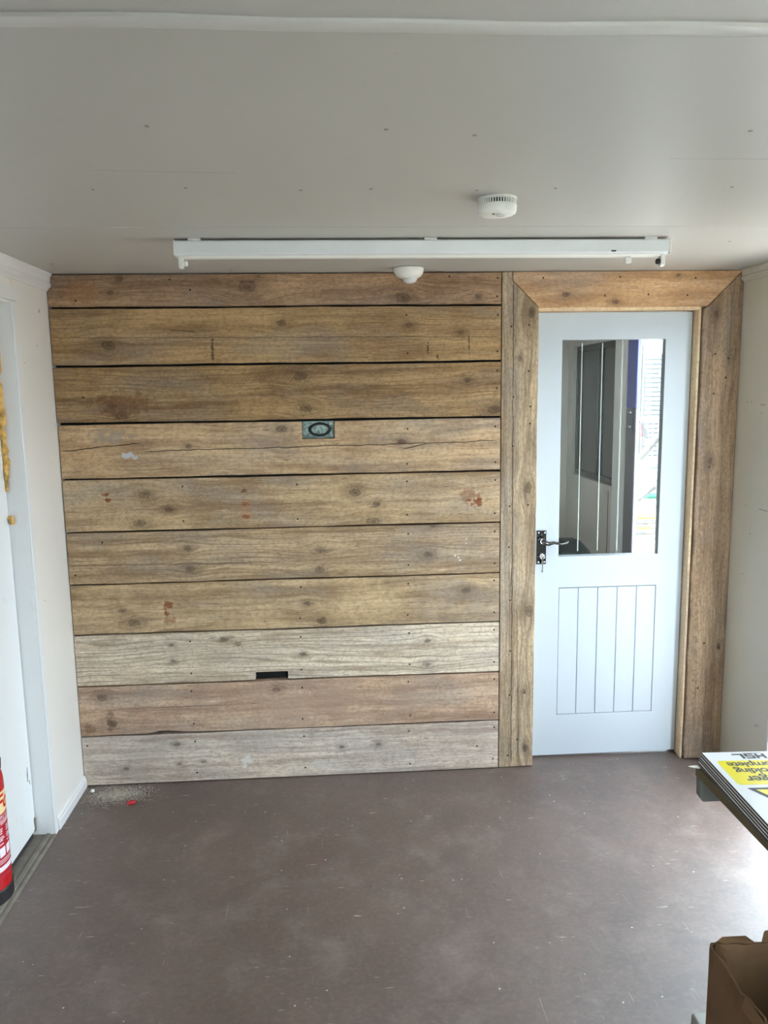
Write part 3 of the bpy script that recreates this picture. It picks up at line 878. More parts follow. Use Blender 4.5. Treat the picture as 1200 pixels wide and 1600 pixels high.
# ---- right wall (runs on past the partition as the lobby's outer wall)
bm = NB()
yl = (0.45, 1.11)
LW = (1.475, 2.30, 1.07, 1.965)
T = 0.08
for (y0, y1, z0, z1) in ((YB, W1[0], 0, H), (W1[0], W1[1], 0, W1[2]), (W1[0], W1[1], W1[3], H), (W1[1], D3[0], 0, H), (D3[0], D3[1], D3[3], H), 
                         (D3[1], 0.1, 0, H)):
    bx(bm, XR, XR + T, y0, y1, z0, z1)
wr = obj('wall_right', bm, M['wall_r']); tag(wr, kind='structure')
for (y, z) in ((-0.076, 1.61), (-0.112, 1.61), (-0.19, 1.568), (-0.107, 1.179), (-0.154, 1.067), (-0.111, 0.885), (-0.279, 0.275)):
    bm = NB(); lathe(bm, [(0.0022, 0), (0.0022, 0.0006)], 8)
    bmesh.ops.rotate(bm, verts=bm.verts, cent=(0, 0, 0), matrix=Matrix.Rotation(-pi / 2, 3, 'Y'))
    adopt(obj('nail_hole', bm, M['slot'], loc=(XR, y, z)), wr)
for (y, z, l) in ((-0.19, 1.60, 0.03), (-0.23, 1.18, 0.045), (-0.285, 0.285, 0.02)):
    o = box('scuff_mark', XR - 0.0005, XR + 0.001, y - l, y + l * 0.4, z - 0.0015, z + 0.0015, M['screw_w']); adopt(o, wr)


def glazed(name, label, y0, y1, z0, z1, fwid, rail=None, mull=None, x=XR, mat='gloss', pane='glass', depth=0.05):
    e = empty(name, (x, (y0 + y1) / 2, z0)); tag(e, label, None, kind='structure')
    holes = []
    ys = [y0 + fwid] + ([mull - fwid * 0.4, mull + fwid * 0.4] if mull else []) + [y1 - fwid]
    zs = [z0 + fwid] + ([rail - fwid * 0.5, rail + fwid * 0.5] if rail else []) + [z1 - fwid]
    for a in range(0, len(ys), 2):
        for c in range(0, len(zs), 2):
            holes.append((ys[a], ys[a + 1], zs[c], zs[c + 1]))
    bm = NB()
    rect_ring(bm, y0 + 0.002, y1 - 0.002, z0 + 0.002, z1 - 0.002, holes, 0.0, depth)
    for v in bm.verts:
        v.co = Vector((x + 0.01 + v.co.y, v.co.x, v.co.z))
    adopt(obj('frame', bm, M[mat], bevel=0.003, ang=60), e)
    for h in holes:
        adopt(box('pane', x + 0.03, x + 0.034, h[0] - 0.004, h[1] + 0.004, h[2] - 0.004, h[3] + 0.004, M[pane]), e)
    return e


w1 = glazed('window_1', 'white framed window above the desk', W1[0], W1[1], W1[2], W1[3], 0.045, mull=-3.26)
adopt(box('window_sill', XR - 0.03, XR + 0.03, W1[0] - 0.03, W1[1] + 0.03, W1[2] - 0.022, W1[2], M['gloss'], bevel=0.003), w1)
# frame of the open outer doorway: its edge is the bright strip at the right
d3 = empty('door_3', (XR + 0.04, (D3[0] + D3[1]) / 2, 0)); tag(d3, 'white frame of the open outer doorway in the right wall', None, kind='structure')
for q in ((D3[1] - 0.014, D3[1] - 0.0005, 0.0, 1.999), (D3[0] + 0.0005, D3[0] + 0.02, 0.0, 1.999)):
    adopt(box('jamb', XR - 0.004, XR + T + 0.004, *q, M['gloss'], bevel=0.002), d3)
adopt(box('head', XR - 0.004, XR + T + 0.004, D3[0] + 0.021, D3[1] - 0.015, 1.975, 1.9995, M['gloss'], bevel=0.002), d3)
adopt(box('threshold', XR + 0.002, XR + T + 0.02, D3[0] + 0.021, D3[1] - 0.015, -0.02, 0.012, M['galvtube'], bevel=0.002), d3)

# ---- wall behind the camera with a window
bm = NB()
for (x0, x1, z0, z1) in ((XL, W2[0], 0, H), (W2[1], XR, 0, H), (W2[0], W2[1], 0, W2[2]), (W2[0], W2[1], W2[3], H)):
    bx(bm, x0, x1, YB - 0.08, YB, z0, z1)
o = obj('wall_front', bm, M['wall_r']); tag(o, kind='structure')
e = empty('window_2', ((W2[0] + W2[1]) / 2, YB, W2[2])); tag(e, 'white framed glazed double doors behind the viewer', None, kind='structure')
bm = NB()
rect_ring(bm, W2[0] + 0.002, W2[1] - 0.002, W2[2] + 0.002, W2[3] - 0.002, [(W2[0] + 0.05, 0.99, W2[2] + 0.05, W2[3] - 0.05), (1.03, W2[1] - 0.05, W2[2] + 0.05, W2[3] - 0.05)], YB - 0.06, YB - 0.01)
adopt(obj('frame', bm, M['gloss']), e)
for (a, c) in ((W2[0] + 0.046, 0.994), (1.026, W2[1] - 0.046)):
    adopt(box('pane', a, c, YB - 0.04, YB - 0.036, W2[2] + 0.046, W2[3] - 0.046, M['glass']), e)

# ================================================================== LOBBY BEHIND THE GLAZED DOOR
o = box('floor_lobby', XL - 0.1, XR + 0.1, 0.1205, LB + 0.1, -0.12, -0.002, M['floor']); tag(o, kind='structure')
o = box('ceiling_lobby', XL - 0.1, XR + 0.1, 0.1405, LB + 0.1, H - 0.05, H + 0.03, M['lobbywall']); tag(o, kind='structure')
o = box('wall_lobby_back', XL, XR, LB, LB + 0.08, 0, H - 0.05, M['lobbywall']); tag(o, kind='structure')
o = box('wall_lobby_left', XL - 0.1, XL, 0.1205, LB, 0, H - 0.05, M['lobbywall']); tag(o, kind='structure')
bm = NB()
ZL = H - 0.05
for (y0, y1, z0, z1) in ((0.1005, yl[0], 0, H), (yl[0], yl[1], 2.02, H), (1.26, LW[0], 0, H), (1.11, 1.26, 2.02, H), (LW[0], LW[1], 0, LW[2]), (LW[0], LW[1], LW[3], H), (LW[1], LB + 0.08, 0, H)):
    bx(bm, XR, XR + (0.02 if y0 == 1.26 else T), y0, y1, z0, z1)
wlr = obj('wall_lobby_right', bm, M['lobbywall']); tag(wlr, kind='structure')
# seam and dado line in that wall
adopt(box('wall_seam', XR - 0.002, XR + 0.001, 1.55, 1.556, 0, 1.05, M['frame_dk']), wlr)
# white fluted post
bm = NB()
for k in range(3):
    a = 1.275 + k * 0.062
    bx(bm, XR - 0.018 - 0.006 * (k == 1), XR + 0.001, a, a + 0.054, 0, 2.06)
o = obj('trim_16', bm, M['gloss'], bevel=0.004, seg=2); tag(o, kind='structure')
# outer post: blue above, grey below
o = box('trim_17', XR - 0.012, XR + 0.012, 1.112, 1.26, 1.56, 2.06, M['blue'], bevel=0.004); tag(o, kind='structure')
o = box('trim_18', XR - 0.012, XR + 0.012, 1.112, 1.26, 0.0, 1.559, M['lilac'], bevel=0.004); tag(o, kind='structure')
lt = empty('door_latch', (XR - 0.02, 1.17, 1.50)); tag(lt, 'small grey latch plate on the grey post beyond the glass', 'latch')
adopt(box('latch_plate', XR - 0.018, XR - 0.0125, 1.145, 1.195, 1.42, 1.56, M['lilac'], bevel=0.002), lt)
adopt(box('latch_bolt', XR - 0.027, XR - 0.0185, 1.155, 1.185, 1.45, 1.46, M['steel']), lt)
adopt(box('latch_bolt', XR - 0.027, XR - 0.0185, 1.155, 1.185, 1.53, 1.54, M['steel']), lt)
w3 = glazed('window_3', 'dark window with grey frame in the lobby wall', LW[0], LW[1], LW[2], LW[3], 0.035, mull=1.83, mat='frame_dk', pane='tint')
bm = NB()
bx(bm, XR - 0.012, XR + 0.001, LW[0] - 0.005, LW[1] + 0.05, LW[2] - 0.03, LW[2])
bx(bm, XR - 0.012, XR + 0.001, LW[1], LW[1] + 0.05, LW[2], LW[3] + 0.035)
bx(bm, XR - 0.012, XR + 0.001, LW[0] - 0.005, LW[1], LW[3], LW[3] + 0.035)
adopt(obj('window_surround', bm, M['lobbywall']), w3)

# black chair in the lobby: only its back shows through the glass
ch = empty('office_chair', (1.28, 0.95, 0)); tag(ch, 'black padded chair behind the glass, just right of the lever', 'chair')
cx, cy = 1.28, 0.95
bm = NB(); bx(bm, cx - 0.22, cx + 0.20, cy - 0.22, cy + 0.22, 0.42, 0.48)
adopt(obj('seat', bm, M['chairblk'], bevel=0.02, seg=3, smooth=True), ch)
bm = NB()
prism(bm, [(cx - 0.21, 0.56), (cx + 0.235, 0.56), (cx + 0.225, 0.66), (cx + 0.195, 0.74), (cx + 0.14, 0.800), (cx + 0.10, 0.812), (cx - 0.18, 0.822), (cx - 0.21, 0.80)], cy + 0.19, cy + 0.24, 'y')
adopt(obj('backrest', bm, M['chairblk'], bevel=0.012, seg=3, smooth=True), ch)
bm = NB(); bx(bm, cx - 0.03, cx + 0.03, cy + 0.225, cy + 0.245, 0.44, 0.66)
adopt(obj('back_bar', bm, M['black']), ch)
for (a, c) in ((-0.19, -0.19), (0.17, -0.19), (-0.19, 0.19), (0.17, 0.19)):
    bm = NB(); tube(bm, [(cx + a, cy + c, 0.43), (cx + a * 1.12, cy + c * 1.12, -0.001)], 0.011, 8)
    adopt(obj('leg', bm, M['black'], smooth=True), ch)

# ================================================================== YARD SEEN THROUGH THE LOBBY DOORWAY
GZ = -0.35
bm = NB(); bx(bm, -40, 60, -40, 60, GZ - 0.2, GZ)
o = obj('ground_yard', bm, M['concrete']); tag(o, kind='structure')
bd = empty('workshop_building', (8.0, 14.0, GZ)); tag(bd, 'white ribbed metal workshop far behind the door glass', 'building')
bm = NB()
x = 3.0
pts = []
while x < 14.0:
    pts += [(x, 14.0), (x + 0.10, 14.0), (x + 0.12, 13.96), (x + 0.17, 13.96), (x + 0.19, 14.0)]
    x += 0.25
pts += [(14.0, 14.4), (3.0, 14.4)]
prism(bm, [(p[0], p[1]) for p in pts], GZ, 5.5, 'z')
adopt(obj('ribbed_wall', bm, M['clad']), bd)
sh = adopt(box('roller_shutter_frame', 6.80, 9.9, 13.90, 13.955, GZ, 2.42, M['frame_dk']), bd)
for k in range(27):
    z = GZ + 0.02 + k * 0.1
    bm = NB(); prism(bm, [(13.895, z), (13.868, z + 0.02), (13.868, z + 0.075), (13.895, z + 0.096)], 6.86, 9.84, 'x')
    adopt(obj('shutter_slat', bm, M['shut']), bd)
for k, x in enumerate((7.05, 7.2)):
    pass
# scaffold standard with couplers
tw = empty('scaffold_standard', (3.93, 5.84, GZ)); tag(tw, 'upright galvanised scaffold pole with couplers at the right of the glass', 'scaffold pole')
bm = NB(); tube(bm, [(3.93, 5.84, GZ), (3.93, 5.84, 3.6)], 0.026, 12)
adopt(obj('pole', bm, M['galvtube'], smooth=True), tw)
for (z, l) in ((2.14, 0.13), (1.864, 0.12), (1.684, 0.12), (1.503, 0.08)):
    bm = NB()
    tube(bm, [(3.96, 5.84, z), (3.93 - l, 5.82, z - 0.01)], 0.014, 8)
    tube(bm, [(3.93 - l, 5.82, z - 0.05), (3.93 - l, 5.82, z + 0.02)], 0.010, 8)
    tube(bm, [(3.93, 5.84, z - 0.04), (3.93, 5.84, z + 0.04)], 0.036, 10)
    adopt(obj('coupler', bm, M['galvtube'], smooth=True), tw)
# stack of tubes and fittings
def stube(label, a, b_, r_, mat, hollow=False):
    bm = NB(); tube(bm, [a, b_], r_, 14)
    o = obj('scaffold_tube', bm, M[mat], smooth=True)
    tag(o, label, 'tube', 'scaffold tubes stacked in the yard')
    return o


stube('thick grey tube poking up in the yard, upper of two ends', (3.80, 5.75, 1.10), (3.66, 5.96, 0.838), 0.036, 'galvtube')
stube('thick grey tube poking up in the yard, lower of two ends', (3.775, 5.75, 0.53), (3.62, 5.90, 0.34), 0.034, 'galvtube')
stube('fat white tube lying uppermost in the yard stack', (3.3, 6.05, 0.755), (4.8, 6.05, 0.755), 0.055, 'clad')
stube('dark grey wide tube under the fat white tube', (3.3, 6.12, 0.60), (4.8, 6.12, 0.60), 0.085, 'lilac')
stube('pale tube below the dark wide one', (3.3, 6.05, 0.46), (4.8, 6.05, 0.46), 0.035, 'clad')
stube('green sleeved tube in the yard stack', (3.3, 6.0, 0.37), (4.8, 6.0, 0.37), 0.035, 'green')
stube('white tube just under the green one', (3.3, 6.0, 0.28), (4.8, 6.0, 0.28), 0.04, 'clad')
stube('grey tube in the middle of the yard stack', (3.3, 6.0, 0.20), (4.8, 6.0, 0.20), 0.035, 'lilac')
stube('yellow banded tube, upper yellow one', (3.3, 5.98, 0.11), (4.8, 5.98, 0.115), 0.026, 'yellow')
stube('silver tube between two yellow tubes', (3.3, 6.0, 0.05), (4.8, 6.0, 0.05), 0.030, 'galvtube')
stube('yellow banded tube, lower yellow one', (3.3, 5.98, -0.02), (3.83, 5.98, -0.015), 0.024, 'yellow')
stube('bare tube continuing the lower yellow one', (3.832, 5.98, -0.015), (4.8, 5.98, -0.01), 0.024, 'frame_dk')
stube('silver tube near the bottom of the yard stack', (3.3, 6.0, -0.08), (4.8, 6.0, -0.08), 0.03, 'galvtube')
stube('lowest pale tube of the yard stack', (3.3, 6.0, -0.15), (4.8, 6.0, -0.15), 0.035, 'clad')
o = empty('tube_rack', (4.0, 6.1, GZ)); tag(o, 'steel rack under the stacked scaffold tubes', 'rack')
for (x, y) in ((3.36, 6.22), (4.7, 6.22)):
    bm = NB(); bx(bm, x - 0.03, x + 0.03, y, y + 0.06, GZ, 0.85); adopt(obj('rack_post', bm, M['frame_dk']), o)
for (x,) in ((3.36,), (4.7,)):
    bm = NB(); bx(bm, x - 0.03, x + 0.03, 5.92, 6.22, GZ, -0.186); adopt(obj('rack_foot', bm, M['frame_dk']), o)
o = box('timber_bundle', 3.0, 4.0, 4.5, 5.3, GZ, -0.07, M['sill'], bevel=0.01)
tag(o, 'low grey bundle of timber on the yard ground', 'timber')
rt_ = empty('hanging_jacket', (4.86, 9.0, 0.8)); tag(rt_, 'red and black jacket hung on a barrier far outside', 'jacket')
bm = NB(); prism(bm, [(4.74, 0.95), (4.90, 0.90), (4.88, 1.08), (4.82, 1.17), (4.74, 1.15)], 9.0, 9.075, 'y'); adopt(obj('red_body', bm, M['red'], bevel=0.02, seg=2), rt_)
bm = NB(); prism(bm, [(4.90, 0.90), (5.00, 0.86), (4.98, 1.0), (4.90, 1.12), (4.82, 1.18), (4.88, 1.08)], 9.01, 9.075, 'y'); adopt(obj('dark_sleeve', bm, M['black'], bevel=0.01, seg=2), rt_)
bar = empty('crowd_barrier', (4.9, 9.1, GZ)); tag(bar, 'white barred barrier standing in the yard', 'barrier')
for z in (1.18, GZ + 0.2):
    bm = NB(); tube(bm, [(4.5, 9.1, z), (5.6, 9.1, z)], 0.02, 8)
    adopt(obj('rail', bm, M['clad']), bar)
for k in range(12):
    bm = NB(); tube(bm, [(4.5 + k * 0.1, 9.1, GZ), (4.5 + k * 0.1, 9.1, 1.18)], 0.009, 6)
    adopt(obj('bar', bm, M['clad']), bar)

# dark ribbed block added out of view to keep sky reflections off the door glass
sc_ = empty('unseen_sky_blocker', (7.0, -8.0, GZ)); tag(sc_, 'added dark blue ribbed block, out of view, keeping bright sky out of the door glass', 'sky blocker')
bm = NB()
pts = []
y = -14.0
while y < -2.0:
    pts += [(5.8, y), (5.8, y + 0.1), (5.835, y + 0.13), (5.835, y + 0.22)]
    y += 0.26
prism(bm, pts + [(8.2, -2.0), (8.2, -14.0)], GZ + 0.12, GZ + 2.6, 'z')
adopt(obj('ribbed_shell', bm, plain('dark_blue_blocker', (34, 42, 70), 0.6)), sc_)
adopt(box('base_frame', 5.78, 8.22, -14.03, -1.97, GZ, GZ + 0.119, M['frame_dk']), sc_)

# ================================================================== THINGS IN THE ROOM
# ---- fluorescent batten without its tube
BL0, BL1, BY = -0.475, 1.090, -0.72
bt = empty('light_batten', ((BL0 + BL1) / 2, BY + 0.02, H)); tag(bt, 'long white fluorescent batten without a tube on the ceiling', 'light fitting')
bm = NB()
prism(bm, [(BY + 0.002, H - 0.0065), (BY - 0.001, H - 0.010), (BY + 0.002, H - 0.046), (BY + 0.012, H - 0.050), (BY + 0.046, H - 0.050), (BY + 0.056, H - 0.046), (BY + 0.060, H - 0.010), (BY + 0.057, H - 0.0065)], BL0, BL1, 'x')
adopt(obj('spine', bm, M['batten'], bevel=0.0012), bt)
# reflector lip along the bottom
bm = NB()
prism(bm, [(BY + 0.010, H - 0.0505), (BY + 0.018, H - 0.058), (BY + 0.040, H - 0.058), (BY + 0.048, H - 0.0505)], BL0 + 0.022, BL1 - 0.022, 'x')
adopt(obj('cover_strip', bm, M['plastic'], bevel=0.001), bt)
for x in (0.32, BL0 + 0.06, BL1 - 0.06):
    adopt(box('mounting_spacer', x - 0.02, x + 0.02, BY + 0.004, BY + 0.050, H - 0.0064, H, M['plastic']), bt)
for s, x in ((1, BL0), (-1, BL1)):
    adopt(box('end_cap', min(x, x - s * 0.004), max(x, x - s * 0.004), BY - 0.003, BY + 0.062, H - 0.052, H - 0.005, M['plastic'], bevel=0.001), bt)
    bm = NB()
    prism(bm, [(BY + 0.016, H - 0.050), (BY + 0.042, H - 0.050), (BY + 0.042, H - 0.082), (BY + 0.036, H - 0.088), (BY + 0.022, H - 0.088), (BY + 0.016, H - 0.082)], x + s * 0.006, x + s * 0.020, 'x')
    lh = adopt(obj('lampholder', bm, M['plastic'], bevel=0.002, seg=2), bt)
    bm = NB(); lathe(bm, [(0.009, 0), (0.009, 0.010), (0.006, 0.012)], 14)
    bmesh.ops.rotate(bm, verts=bm.verts, cent=(0, 0, 0), matrix=Matrix.Rotation(s * pi / 2, 3, 'Y'))
    adopt(obj('socket', bm, M['slot'] if s < 0 else M['plastic'], loc=(x + s * 0.020, BY + 0.029, H - 0.072)), lh)
adopt(box('starter_cap', 0.955, 0.975, BY + 0.018, BY + 0.036, H - 0.078, H - 0.058, M['plastic'], bevel=0.004, seg=2), bt)
adopt(box('knockout', 0.90, 0.915, BY - 0.0005, BY + 0.002, H - 0.045, H - 0.041, M['slot']), bt)

# ---- smoke alarm
sc = (0.426, -1.222)
sm = empty('smoke_alarm', (sc[0], sc[1], H)); tag(sm, 'round white vented smoke alarm on the ceiling', 'smoke alarm')
bm = NB(); lathe(bm, [(0.043, 0.0), (0.049, 0.0), (0.050, -0.004), (0.0465, -0.0055), (0.0465, -0.006)], 48)
o = obj('base_plate', bm, M['plastic'], smooth=True, loc=(sc[0], sc[1], H)); adopt(o, sm)
bm = NB(); lathe(bm, [(0.0445, -0.004), (0.0445, -0.020)], 40)
o = obj('dark_core', bm, M['slot'], loc=(sc[0], sc[1], H)); adopt(o, sm)
bm = NB(); lathe(bm, [(0.0485, -0.017), (0.0495, -0.019), (0.0490, -0.030), (0.046, -0.037), (0.040, -0.0405), (0.020, -0.042), (0.0, -0.042)][:-1], 48)
o = obj('cover', bm, M['plastic'], smooth=True, loc=(sc[0], sc[1], H)); adopt(o, sm)
for k in range(44):
    a = 2 * pi * k / 44
    bm = NB(); bx(bm, 0.0445, 0.0490, -0.0013, 0.0013, -0.0185, -0.004, Matrix.Rotation(a, 4, 'Z'))
    o = obj('vent_rib', bm, M['plastic'], loc=(sc[0], sc[1], H)); adopt(o, sm)
bm = NB(); lathe(bm, [(0.012, -0.0418), (0.012, -0.044), (0.010, -0.0448), (0.001, -0.0448)], 24)
o = obj('test_button', bm, M['lens'], smooth=True, loc=(sc[0] + 0.006, sc[1] - 0.014, H)); adopt(o, sm)
bm = NB(); lathe(bm, [(0.003, -0.0416), (0.003, -0.0432)], 10)
o = obj('indicator', bm, M['slot'], loc=(sc[0] - 0.014, sc[1] - 0.022, H)); adopt(o, sm)

# ---- motion sensor
pc = (0.309, -0.100)
ps = empty('motion_sensor', (pc[0], pc[1], H)); tag(ps, 'white domed ceiling motion sensor in front of the boards', 'sensor')
bm = NB(); lathe(bm, [(0.054, 0.0), (0.059, -0.002), (0.059, -0.012), (0.056, -0.022), (0.049, -0.031), (0.040, -0.037), (0.030, -0.040)], 40)
o = obj('housing', bm, M['plastic'], smooth=True, loc=(pc[0], pc[1], H)); adopt(o, ps)
bm = NB(); lathe(bm, [(0.030, -0.038), (0.029, -0.045), (0.024, -0.053), (0.015, -0.058), (0.004, -0.060)], 28)
o = obj('lens', bm, M['lens'], smooth=True, loc=(pc[0] + 0.004, pc[1], H)); adopt(o, ps)

# ---- recessed cable box in the boards
eb = empty('cable_back_box', (-0.0625, 0.03, 1.487)); tag(eb, 'galvanised cable box recessed in a notch of the fourth board', 'cable box')
BX0, BX1, BZ0, BZ1 = -0.126, 0.001, 1.489, 1.558
adopt(box('back_plate', BX0, BX1, 0.030, 0.032, BZ0, BZ1, M['galv']), eb)
for nm, q in (('side_wall', (BX0, BX0 + 0.002, 0.004, 0.030, BZ0, BZ1)), ('side_wall', (BX1 - 0.002, BX1, 0.004, 0.030, BZ0, BZ1)), ('side_wall', (BX0 + 0.002, BX1 - 0.002, 0.004, 0.030, BZ0, BZ0 + 0.002)), ('side_wall', (BX0 + 0.002, BX1 - 0.002, 0.004, 0.030, BZ1 - 0.002, BZ1))):
    adopt(box(nm, *q, M['galv']), eb)
for (x, z) in ((BX0 + 0.012, BZ0 + 0.010), (BX1 - 0.012, BZ1 - 0.010)):
    adopt(box('fixing_lug', x - 0.008, x + 0.008, 0.008, 0.011, z - 0.006, z + 0.006, M['galv'], bevel=0.001), eb)
bm = NB()
pts = []
for k in range(57):
    a = 2 * pi * k / 26 + 2.6
    f = 1 - 0.12 * k / 56
    pts.append((-0.056 + 0.044 * f * cos(a), 0.020 - 0.010 * k / 56, 1.5235 + 0.0255 * f * sin(a)))
tube(bm, pts, 0.0042, 8)
o = obj('coiled_cable', bm, M['cable'], smooth=True); tag(o, 'black cable coiled in an oval inside the recessed metal box', 'cable')

# ---- fire extinguisher on the left wall
EX, EY, EZ, ER = -0.992, -1.232, 0.315, 0.076
fe = empty('fire_extinguisher', (EX, EY, EZ)); tag(fe, 'red foam fire extinguisher with cream label at the left edge', 'fire extinguisher')


def epart(name, bm, mat, parent=fe, smooth=True):
    return adopt(obj(name, bm, mat, smooth=smooth, loc=(EX, EY, EZ)), parent)


bm = NB(); lathe(bm, [(0.03, 0.03), (ER, 0.03), (ER, 0.335), (ER * 0.97, 0.352), (ER * 0.86, 0.372), (ER * 0.66, 0.388), (ER * 0.40, 0.398), (0.02, 0.402), (0.018, 0.412)], 64)
body = epart('cylinder', bm, M['red'])
bm = NB(); lathe(bm, [(ER * 0.90, 0.0), (ER + 0.002, 0.004), (ER + 0.003, 0.040), (ER + 0.0005, 0.043), (ER - 0.004, 0.043)], 64)
epart('base_skirt', bm, M['black'])
bm = NB(); lathe(bm, [(0.022, 0.405), (0.022, 0.432), (0.016, 0.436), (0.016, 0.45)], 24)
valve = epart('valve', bm, M['steel'])
bm = NB(); bx(bm, -0.012, 0.012, -0.085, 0.03, 0.448, 0.458); bx(bm, -0.010, 0.010, -0.10, 0.025, 0.475, 0.482); bx(bm, -0.008, 0.008, 0.012, 0.024, 0.455, 0.478)
epart('squeeze_handle', bm, M['black'], smooth=False)
bm = NB(); tube(bm, [(0.0, 0.02, 0.43), (0.02, 0.06, 0.42), (0.03, 0.094, 0.36), (0.02, 0.096, 0.24), (0.01, 0.094, 0.12)], 0.009, 10)
epart('hose', bm, M['black'])
bm = NB(); bx(bm, -0.124, -0.070, -0.02, 0.02, 0.30, 0.36)
epart('wall_bracket', bm, M['steel'], smooth=False)


def wrap_patch(bm, a0, a1, z0, z1, r_, n=24):
    A = [bm.verts.new((r_ * cos(a0 + (a1 - a0) * k / n), r_ * sin(a0 + (a1 - a0) * k / n), z0)) for k in range(n + 1)]
    B = [bm.verts.new((r_ * cos(a0 + (a1 - a0) * k / n), r_ * sin(a0 + (a1 - a0) * k / n), z1)) for k in range(n + 1)]
    for k in range(n): bm.faces.new((A[k], A[k + 1], B[k + 1], B[k]))


def wrap_text(name, body_, size, zc, r_, mat, a_c=0.0, **kw):
    me = text_mesh(name, body_, size, **kw)
    b2 = NB(); b2.from_mesh(me)
    bmesh.ops.subdivide_edges(b2, edges=[e for e in b2.edges if e.calc_length() > 0.004], cuts=2, use_grid_fill=False)
    bmesh.ops.triangulate(b2, faces=b2.faces)
    for v in b2.verts:
        a = a_c + v.co.x / r_
        v.co = Vector((r_ * cos(a), r_ * sin(a), zc + v.co.y))
    bpy.data.meshes.remove(me)
    o = obj(name, b2, mat, loc=(EX, EY, EZ))
    return o


AC = 0.42   # label faces the room
bm = NB(); wrap_patch(bm, AC - 1.15, AC + 1.15, 0.252, 0.312, ER + 0.0006)
lab = epart('cream_band', bm, M['cream'], fe)
o = wrap_text('lettering', 'Foam', 0.060, 0.282, ER + 0.0012, M['ink_red'], AC, bold=0.0012, shear=0.25); adopt(o, lab)
bm = NB(); wrap_patch(bm, AC - 1.15, AC + 1.15, 0.075, 0.2515, ER + 0.0006)
lab2 = epart('instruction_label', bm, M['labelred'], fe)
o = wrap_text('lettering', 'FIRE EXTINGUISHER', 0.014, 0.243, ER + 0.0012, M['ink_white'], AC); adopt(o, lab2)
rr = random.Random(5)
for z, half in ((0.234, 0.8), (0.229, 0.8), (0.2245, 0.7)):
    bm = NB(); wrap_patch(bm, AC - half, AC + half, z - 0.0010, z + 0.0010, ER + 0.0011)
    epart('small_print', bm, M['ink_white'], lab2)
for z in (0.212, 0.206, 0.200, 0.190, 0.185, 0.180, 0.170):
    for (c0, c1) in ((-0.95, -0.55), (-0.42, -0.02), (0.10, 0.5), (0.6, 0.95)):
        bm = NB(); wrap_patch(bm, AC + c0, AC + c1 - rr.random() * 0.12, z - 0.0013, z + 0.0013, ER + 0.0011, 8)
        epart('small_print', bm, M['ink_white'], lab2)
for a in (-0.85, -0.5, -0.15, 0.2, 0.55):
    bm = NB(); wrap_patch(bm, AC + a, AC + a + 0.28, 0.134, 0.160, ER + 0.0011, 6)
    pg = epart('pictogram', bm, M['ink_white'], lab2)
    o = box('pictogram_mark', 0, 0, 0, 0, 0, 0, M['ink_red']) if False else None
for z in (0.126, 0.121, 0.116):
    bm = NB(); wrap_patch(bm, AC - 0.95, AC + 0.95, z - 0.0008, z + 0.0008, ER + 0.0011)
    epart('small_print', bm, M['ink_white'], lab2)
bm = NB(); wrap_patch(bm, AC - 1.0, AC + 1.0, 0.094, 0.108, ER + 0.0011)
epart('white_strip', bm, M['ink_white'], lab2)

# ---- desk with cantilever steel frame
DKX0, DKX1, DKY0, DKY1, DKZ = 0.906, 1.690, -2.85, -1.436, 0.7145
dk = empty('office_desk', (1.3, -2.14, 0)); tag(dk, 'desk with dark olive edge on grey steel cantilever legs', 'desk')
adopt(box('desk_top', DKX0, DKX1, DKY0, DKY1, DKZ - 0.025, DKZ, M['desk'], bevel=0.002, seg=2), dk)
for y in (-1.462, -2.80):
    bm = NB()
    prism(bm, [(0.9075, DKZ - 0.026), (0.9095, DKZ - 0.073), (0.9185, DKZ - 0.0865), (1.62, DKZ - 0.0865), (1.62, DKZ - 0.026)], y, y + 0.024, 'y')
    adopt(obj('top_beam', bm, M['deskleg'], bevel=0.002, seg=2), dk)
    adopt(box('upright', 1.38, 1.46, y - 0.040, y - 0.0005, 0.0505, DKZ - 0.08, M['deskleg'], bevel=0.002), dk)
    bm = NB()
    prism(bm, [(0.904, 0.0), (0.900, 0.010), (0.901, 0.046), (0.905, 0.050), (1.62, 0.050), (1.625, 0.0)], y - 0.070, y - 0.026, 'y')
    adopt(obj('foot', bm, M['deskfoot'], bevel=0.003, seg=2), dk)
adopt(box('modesty_rail', 1.40, 1.44, -2.776, -1.463, 0.45, 0.52, M['deskleg']), dk)

